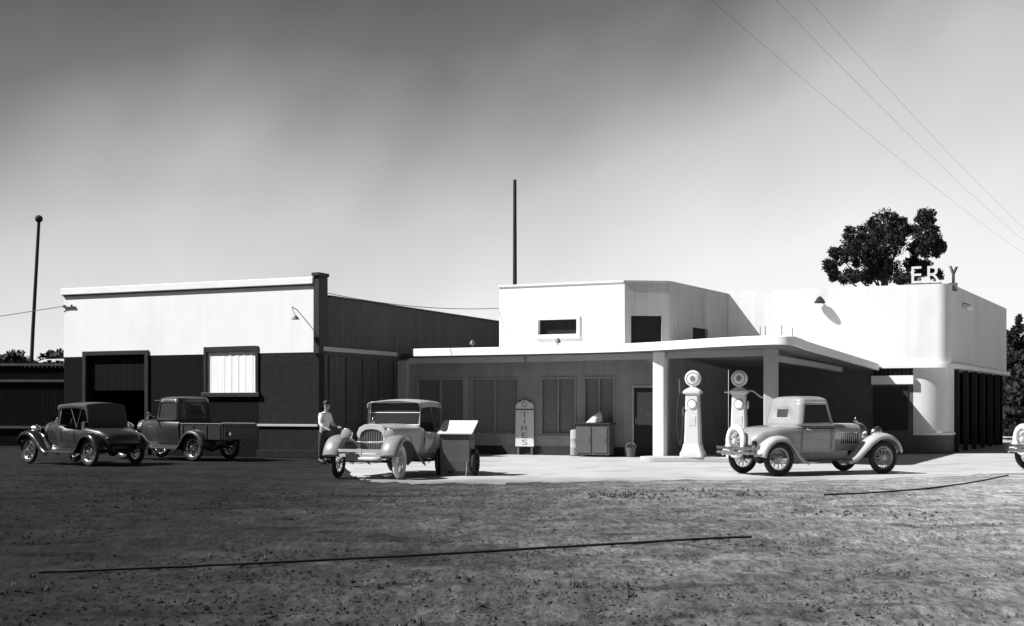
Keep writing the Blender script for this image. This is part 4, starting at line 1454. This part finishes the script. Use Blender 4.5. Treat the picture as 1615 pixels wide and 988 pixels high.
def make_person(loc_, rz):
    t = thing("person", "person in white shirt and dark trousers standing between the garage corner and cream roadster", "person", loc_, rz)
    # facing +x; slight stoop towards the car, arms forward
    J = [((0, 0, 0.90), (0.13, 0.10)),           # 0 pelvis
         ((0.02, 0, 1.10), (0.13, 0.10)), ((0.05, 0, 1.32), (0.15, 0.10)), ((0.07, 0, 1.42), (0.06, 0.06)), ((0.09, 0, 1.49), (0.05, 0.05)),
         ((0.11, 0, 1.56), (0.075, 0.085)), ((0.115, 0, 1.65), (0.078, 0.092)), ((0.105, 0, 1.72), (0.05, 0.06)),
         ((0.0, 0.09, 0.84), 0.085), ((0.03, 0.10, 0.48), 0.06), ((0.0, 0.10, 0.09), 0.042), ((0.15, 0.11, 0.04), 0.035),
         ((0.0, -0.09, 0.84), 0.085), ((-0.03, -0.10, 0.48), 0.06), ((-0.06, -0.10, 0.09), 0.042), ((0.09, -0.11, 0.04), 0.035),
         ((0.06, 0.16, 1.37), 0.055), ((0.08, 0.22, 1.12), 0.042), ((0.30, 0.20, 1.03), 0.030), ((0.38, 0.19, 1.02), (0.035, 0.020)),
         ((0.06, -0.16, 1.37), 0.055), ((0.06, -0.23, 1.12), 0.042), ((0.26, -0.22, 0.98), 0.030), ((0.34, -0.21, 0.96), (0.035, 0.020))]
    E = [(0, 1), (1, 2), (2, 3), (3, 4), (4, 5), (5, 6), (6, 7), (0, 8), (8, 9), (9, 10), (10, 11), (0, 12), (12, 13), (13, 14), (14, 15),
         (2, 16), (16, 17), (17, 18), (18, 19), (2, 20), (20, 21), (21, 22), (22, 23)]
    for hand, sy in ((19, 0.19), (23, -0.21)):
        hx_, hz_ = J[hand][0][0], J[hand][0][2]
        for k in range(4):
            y = sy + (k - 1.5) * 0.021
            ln = (0.075, 0.085, 0.08, 0.062)[k]
            a = len(J)
            J.append(((hx_ + 0.03, y, hz_ + 0.002), 0.010))
            J.append(((hx_ + 0.03 + ln * 0.55, y, hz_ - 0.012), 0.009))
            J.append(((hx_ + 0.03 + ln * 0.85, y, hz_ - 0.045), 0.008))
            E += [(hand, a), (a, a + 1), (a + 1, a + 2)]
        a = len(J)
        s = -1 if sy > 0 else 1
        J.append(((hx_ + 0.01, sy + 0.04 * s, hz_ - 0.015), 0.011))
        J.append(((hx_ + 0.05, sy + 0.05 * s, hz_ - 0.045), 0.009))
        E += [(hand, a), (a, a + 1)]
    skin_mesh("body", J, E, M["skin"], t)
    S = [((0, 0, 0.93), (0.155, 0.125)), ((0.02, 0, 1.10), (0.155, 0.125)), ((0.05, 0, 1.30), (0.15, 0.12)), ((0.065, 0, 1.44), (0.062, 0.062)),
         ((0.06, 0.15, 1.355), 0.072), ((0.08, 0.22, 1.12), 0.058), ((0.24, 0.21, 1.05), 0.045),
         ((0.06, -0.15, 1.355), 0.072), ((0.06, -0.23, 1.12), 0.058), ((0.20, -0.225, 1.01), 0.045)]
    skin_mesh("shirt", S, [(0, 1), (1, 2), (2, 3), (2, 4), (4, 5), (5, 6), (2, 7), (7, 8), (8, 9)], M["shirt"], t)
    T = [((0, 0, 0.95), (0.15, 0.12)), ((0, 0, 0.88), (0.15, 0.12)), ((0.0, 0.09, 0.82), 0.10), ((0.03, 0.10, 0.48), 0.078), ((0.0, 0.10, 0.12), 0.06),
         ((0.0, -0.09, 0.82), 0.10), ((-0.03, -0.10, 0.48), 0.078), ((-0.06, -0.10, 0.12), 0.06)]
    skin_mesh("trousers", T, [(0, 1), (1, 2), (2, 3), (3, 4), (1, 5), (5, 6), (6, 7)], M["trousers"], t)
    hr = MB().lathe([(0.094, -0.02), (0.098, 0.02), (0.085, 0.065), (0.05, 0.095), (0.0, 0.105)], (0.098, 0, 1.665), "z", 18)
    hr.build("hair", M["hair"], t, smooth=60)
    fc = MB().tube([(0.185, 0, 1.63), (0.212, 0, 1.60)], [0.010, 0.016], 6)
    for s in (1, -1):
        fc.lathe([(0.0, 0.012), (0.012, 0.0), (0.0, -0.006)], (0.188, 0.032 * s, 1.635), "x", 8)
        fc.lathe([(0.0, 0.012), (0.03, 0.0), (0.0, -0.01)], (0.11, 0.085 * s, 1.62), "y", 8)
    fc.build("face_features", M["skin"], t, smooth=60)
    for y, x in ((0.11, 0.07), (-0.11, 0.01)):
        MB().grid([[(x + a * 1.0, y + b * w_, z) for b in (-1, -0.5, 0.5, 1)] for a, w_, z in ((-0.11, 0.035, 0.10), (-0.06, 0.045, 0.115), (0.04, 0.048, 0.09), (0.12, 0.045, 0.06), (0.155, 0.03, 0.03))]).build("shoe", M["black"], t, smooth=60, solid=0.07)
    return t


pr = make_person(at(511, 33.6, z=0), R(-35))
pr.scale = (0.95, 0.95, 0.95)

# ------------------------------------------------------------------ hose and dark line on the ground


def ground_line(name, px_y, r, m, label, cat):
    P = []
    for px, y in px_y:
        Y = 3000 / (y - 642)
        P.append(at(px, Y, z=r - 0.012))
    P = catmull(P, 6)
    P = [p + Vector((0, rng.normal(0, 0.012), 0)) for p in P]
    o = MB().tube(P, r, 7).build(name, m, smooth=60)
    return tag(o, label, cat)


ground_line("hose", [(60, 903), (160, 899), (330, 892), (520, 883), (700, 874), (870, 864), (1010, 856), (1110, 850), (1185, 847)], 0.014, M["rubber"],
            "long black hose lying across the bare dirt in the foreground", "hose")
ground_line("dark_line", [(1300, 781), (1390, 777), (1470, 770), (1530, 762), (1590, 750)], 0.016, M["rubber"], "short dark line on the pale ground behind the grey coupe, near the right edge", "dark_line")  # thin dark tube laid along a line on the ground

# ------------------------------------------------------------------ poles and wires
lp = thing("utility_pole", "slim leaning pole with a round knob on top, left of the garage", "pole", at(44, 52, z=0))
dx = 0.45
MB().tube([(0, 0, 0), (dx * 0.45, 0, 4.6), (dx, 0, 9.1)], [0.085, 0.075, 0.065], 10).build("mast", M["pole"], lp, smooth=60)
MB().lathe([(0.02, 0), (0.13, 0.06), (0.16, 0.16), (0.12, 0.27), (0.02, 0.32)], (dx, 0, 9.05), "z", 16).build("knob", M["pole"], lp, smooth=60)


def wire(a, b, sag, r, label, group=None):
    a, b = Vector(a), Vector(b)
    P = [a.lerp(b, k / 24) - Vector((0, 0, sag * 4 * (k / 24) * (1 - k / 24))) for k in range(25)]
    o = MB().tube(P, r, 5).build("overhead_wire", M["rubber"], smooth=60)
    return tag(o, label, "wire", group)


wire(at(-500, 46, 560), C0 + U * (-LW + 0.2) - W * 0.06 + Vector((0, 0, 4.75)), 0.12, 0.012, "thin wire running from the left edge to the garage's white front")
wire(C0 + U * 0.05 + W * 0.4 + Vector((0, 0, 4.85)), O + U * -4.1 + W * 0.1 + Vector((0, 0, 4.62)), 0.18, 0.010, "thin wire from the garage corner to the white tower")
for i, (x0, x1, y1) in enumerate(((1075, 1660, 430), (1185, 1665, 420), (1240, 1670, 408))):
    wire(at(x0, 24, -40), at(x1, 60, y1), 0.3, 0.0028, ["topmost-left slack wire crossing the sky above the rounded building", "middle slack wire crossing the sky above the rounded building", "rightmost slack wire crossing the sky above the rounded building"][i], "overhead wires at the upper right")

# ------------------------------------------------------------------ trees and bushes


def leaf_cloud(clumps, size, per_m3, shell=0.55):
    """many small leaf faces filling ellipsoid clumps"""
    V, F = [], []
    for (c, rad, dens) in clumps:
        n_ = max(60, int(per_m3 * dens * rad[0] * rad[1] * rad[2]))
        u_ = rng.normal(size=(n_, 3))
        u_ /= np.linalg.norm(u_, axis=1, keepdims=True)
        rr = rng.uniform(shell, 1.0, n_) ** 0.6 * (1 + rng.normal(0, 0.10, n_))
        pos = np.array(c) + u_ * rr[:, None] * np.array(rad)
        a = rng.normal(size=(n_, 3))
        a /= np.linalg.norm(a, axis=1, keepdims=True)
        b = np.cross(a, rng.normal(size=(n_, 3)))
        b /= np.linalg.norm(b, axis=1, keepdims=True)
        s = size * rng.uniform(0.5, 1.3, n_)[:, None]
        quad = np.stack([pos - a * s, pos + b * s * 0.45, pos + a * s, pos - b * s * 0.45], axis=1)
        o = len(V)
        V += quad.reshape(-1, 3).tolist()
        F += [(o + 4 * k, o + 4 * k + 1, o + 4 * k + 2, o + 4 * k + 3) for k in range(n_)]
    mb = MB()
    mb.v, mb.f = V, F
    return mb


def raw_build(mb, name, m, parent):
    me = bpy.data.meshes.new(name)
    me.from_pydata(mb.v, [], mb.f)
    me.materials.append(m)
    o = bpy.data.objects.new(name, me)
    COL.objects.link(o)
    o.parent = parent
    return o


# big dark pine behind the rounded building: clumps in several tiers
TY = 72.0
base = at(1400, TY, z=0)
tree = thing("pine_tree", "big dark round-headed pine rising behind the rounded white building", "tree", base)
cl = []
PX = [(1396, 352, 24, 22), (1372, 372, 22, 24), (1398, 385, 30, 26), (1418, 362, 13, 20), (1345, 382, 18, 22), (1352, 400, 22, 18), (1325, 404, 15, 14), (1312, 418, 9, 10), (1378, 412, 24, 20),
      (1398, 425, 26, 20), (1365, 436, 24, 9), (1425, 440, 28, 6), (1312, 434, 7, 7), (1460, 346, 11, 18), (1458, 372, 20, 20), (1474, 372, 12, 16), (1470, 394, 18, 12), (1446, 392, 14, 12),
      (1438, 418, 11, 10), (1456, 424, 10, 10), (1476, 432, 9, 8), (1436, 362, 9, 10), (1340, 438, 18, 8), (1483, 388, 8, 8)]
for (px, y, rx, ry) in PX:
    c_ = at(px, TY + rng.uniform(-1.5, 1.5), y) - base
    k = TY / 2000
    main = (rx * k, max(rx, ry) * k * 1.1, ry * k)
    cl.append((c_, main, 1.0))
    for j in range(9):
        u_ = rng.normal(size=3)
        u_ /= np.linalg.norm(u_)
        cc = np.array(c_) + u_ * np.array(main) * 0.9
        r_ = rng.uniform(0.12, 0.30)
        cl.append((cc, (r_ * 1.2, r_ * 1.2, r_), 4.0))
raw_build(leaf_cloud(cl, 0.10, 1700, 0.2), "crown", M["leaf_dark"], tree)
tk = MB().tube([(0.2, 0, 0), (0.1, 0, 3.5), (-0.1, 0, 6.2), (-0.2, 0, 8.5), (0, 0, 10.6)], [0.42, 0.34, 0.27, 0.18, 0.06], 10)
for (px, y, rx, ry) in PX[:12]:
    e_ = at(px, TY, y) - base
    zb = max(5.2, e_.z - 2.6)
    tk.tube(catmull([(-0.05, 0, zb), (e_.x * 0.5, rng.uniform(-0.3, 0.3), (zb + e_.z) / 2 - 0.2), (e_.x, e_.y, e_.z)], 4), [0.085 - 0.008 * k for k in range(9)], 6)
tk.build("trunk", M["bark"], tree, smooth=60)


def conifer(px, Y, ytop, rbase, label):
    b_ = at(px, Y, z=0)
    t = thing("conifer_tree", label, "tree", b_, 0, "dark conifers at the right edge")
    H = (at(px, Y, ytop)).z
    cl_ = []
    for k in range(16):
        f_ = k / 15
        z = 0.5 + (H - 0.7) * f_
        rr = rbase * (1 - f_) ** 0.8 + 0.12
        for j in range(7 if f_ < 0.85 else 3):
            a = rng.uniform(0, 2 * math.pi)
            cl_.append(((rr * 0.6 * math.cos(a), rr * 0.6 * math.sin(a), z + rng.uniform(-0.2, 0.2)), (rr * 0.5, rr * 0.5, H * 0.035), 1.0))
    raw_build(leaf_cloud(cl_, 0.16, 1100, 0.2), "crown", M["leaf_conifer"], t)
    MB().tube([(0, 0, 0), (0, 0, H * 0.97)], [0.2, 0.03], 8).build("trunk", M["bark"], t, smooth=60)


conifer(1606, 60, 500, 1.5, "dark pointed conifer nearest the rounded building's far side")
conifer(1636, 58, 512, 1.8, "dark conifer at the very right edge, behind the cream car's tail")
conifer(1588, 66, 522, 1.6, "dark conifer half hidden by the rounded building's far corner")


def bush(px, Y, ytop, w_, label, name="dark_tree"):
    b_ = at(px, Y, z=0)
    t = thing(name, label, "tree", b_, 0, "dark trees left of the garage")
    H = at(px, Y, ytop).z
    cl_ = []
    for j in range(14):
        x = rng.uniform(-1, 1) * w_ * 0.7
        z = H * rng.uniform(0.25, 0.82)
        r_ = rng.uniform(0.5, 0.8)
        cl_.append(((x, rng.uniform(-0.6, 0.6), min(z, H - r_ * 0.8)), (r_, r_, r_ * 0.8), 1.0))
    raw_build(leaf_cloud(cl_, 0.17, 900, 0.2), "crown", M["leaf_bush"], t)
    MB().tube([(0, 0, 0), (0.05, 0, H * 0.4), (0, 0, H * 0.75)], [0.14, 0.1, 0.04], 8).build("trunk", M["bark"], t, smooth=60)


bush(-4, 62, 549, 2.0, "dark leafy tree at the far left edge behind the fence")
bush(24, 60, 540, 1.5, "ragged dark tree just left of the leaning pole")
bush(56, 64, 545, 1.5, "dark tree directly behind the leaning pole's foot")
bush(84, 58, 540, 1.3, "dark tree between the leaning pole and garage, over the shed roof")

# plank fence and small shed at the far left
fn = thing("plank_fence", "dark weathered board fence at the left edge with pale rails", "fence", at(-420, 47, z=0))
xe = at(112, 47, z=0).x - at(-420, 47, z=0).x
f = MB()
x = 0.0
while x < xe:
    wd = rng.uniform(0.14, 0.18)
    f.box(x, x + wd - 0.012, 0, 0.025, 0.05, 3.2 + rng.uniform(-0.06, 0.06))
    x += wd
f.build("boards", M["dark_paint_and_shade"], fn)
for z in (0.7, 2.42, 3.02):
    MB().box(0, xe, -0.06, -0.002, z, z + 0.09).build("rail", M["wood"], fn)
sh = thing("small_shed", "small dark shed with a pale tin roof between the pole and garage", "shed", at(80, 50, z=0))
MB().box(-0.9, 0.9, 0, 2.0, 0, 3.04).build("wall", M["dark_paint_and_shade"], sh)
MB().prism_x([(-0.25, 3.02), (2.2, 3.42), (2.2, 3.48), (-0.25, 3.08)], -1.0, 1.0).build("roof", M["tin"], sh)
MB().box(-0.4, 0.35, -0.03, -0.002, 1.2, 2.1).build("window", M["glass"], sh)

# ------------------------------------------------------------------ stones and weeds on the dirt
def scatter(n_, rmin, rsig, ymin, ymax, pw, seed):
    g_ = np.random.default_rng(seed)
    Y = ymin + (ymax - ymin) * g_.uniform(size=n_) ** pw
    X = g_.uniform(-0.43, 0.43, n_) * Y
    r = np.abs(g_.normal(0, rsig, n_)) + rmin
    k = 5
    ang = g_.uniform(0, 6.28, n_)
    parts_ = []
    for f_, z in ((1.0, -0.4), (0.9, 0.35), (0.4, 0.75)):
        for q in range(k):
            b_ = ang + 2 * math.pi * q / k
            rr = r * f_ * g_.uniform(0.75, 1.25, n_)
            parts_.append(np.stack([X + rr * np.cos(b_) * 1.15, Y + rr * np.sin(b_), -0.020 + r * z], axis=1))
    V = np.stack(parts_, axis=1).reshape(-1, 3)
    base_ = np.arange(n_)[:, None] * 3 * k
    F = []
    for a_ in range(2):
        for q in range(k):
            F.append(base_ + np.array([[a_ * k + q, a_ * k + (q + 1) % k, (a_ + 1) * k + (q + 1) % k, (a_ + 1) * k + q]]))
    quads = np.concatenate(F).tolist()
    caps = (base_ + np.arange(2 * k, 3 * k)[None, :]).tolist()
    mb = MB()
    mb.v, mb.f = V.tolist(), quads + caps
    return mb


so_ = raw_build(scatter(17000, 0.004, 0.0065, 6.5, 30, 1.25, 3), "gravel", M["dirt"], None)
so_["kind"] = "stuff"
tag(so_, "loose stones and clods scattered over the bare dirt yard", "gravel")

V, F = [], []


def tuft(x, y, h_, n_):
    for k in range(n_):
        a = rng.uniform(0, 6.28)
        l = h_ * rng.uniform(0.5, 1.2)
        lean = rng.uniform(0.3, 1.1)
        bx, by = x + rng.normal(0, h_ * 0.5), y + rng.normal(0, h_ * 0.5)
        w_ = 0.008 + 0.05 * h_
        dx_, dy_ = math.cos(a), math.sin(a)
        o = len(V)
        V.extend([(bx - dy_ * w_, by + dx_ * w_, -0.02), (bx + dy_ * w_, by - dx_ * w_, -0.02), (bx + dx_ * l * lean, by + dy_ * l * lean, l)])
        F.append((o, o + 1, o + 2))


for k in range(150):          # weedy strip before the apron
    px = rng.uniform(930, 1210)
    Y = 3000 / (rng.normal(779, 4.0) - 642)
    p = at(px, Y, z=0)
    tuft(p.x, p.y, rng.uniform(0.012, 0.036), 14)
for k in range(12):           # sparse patches of low weeds in the yard, thicker bottom left
    Y = 8.0 + 12 * rng.uniform() ** 1.5
    X = (rng.uniform() ** 1.4 * 0.82 - 0.42) * Y
    for j in range(int(rng.integers(4, 16))):
        tuft(X + rng.normal(0, 0.35), Y + rng.normal(0, 0.28), rng.uniform(0.010, 0.028), 14)
mb = MB()
mb.v, mb.f = V, F
wo_ = raw_build(mb, "weeds", M["weed"], None)
wo_["kind"] = "stuff"
tag(wo_, "short dark weeds sprouting in patches from the dirt yard", "weeds")
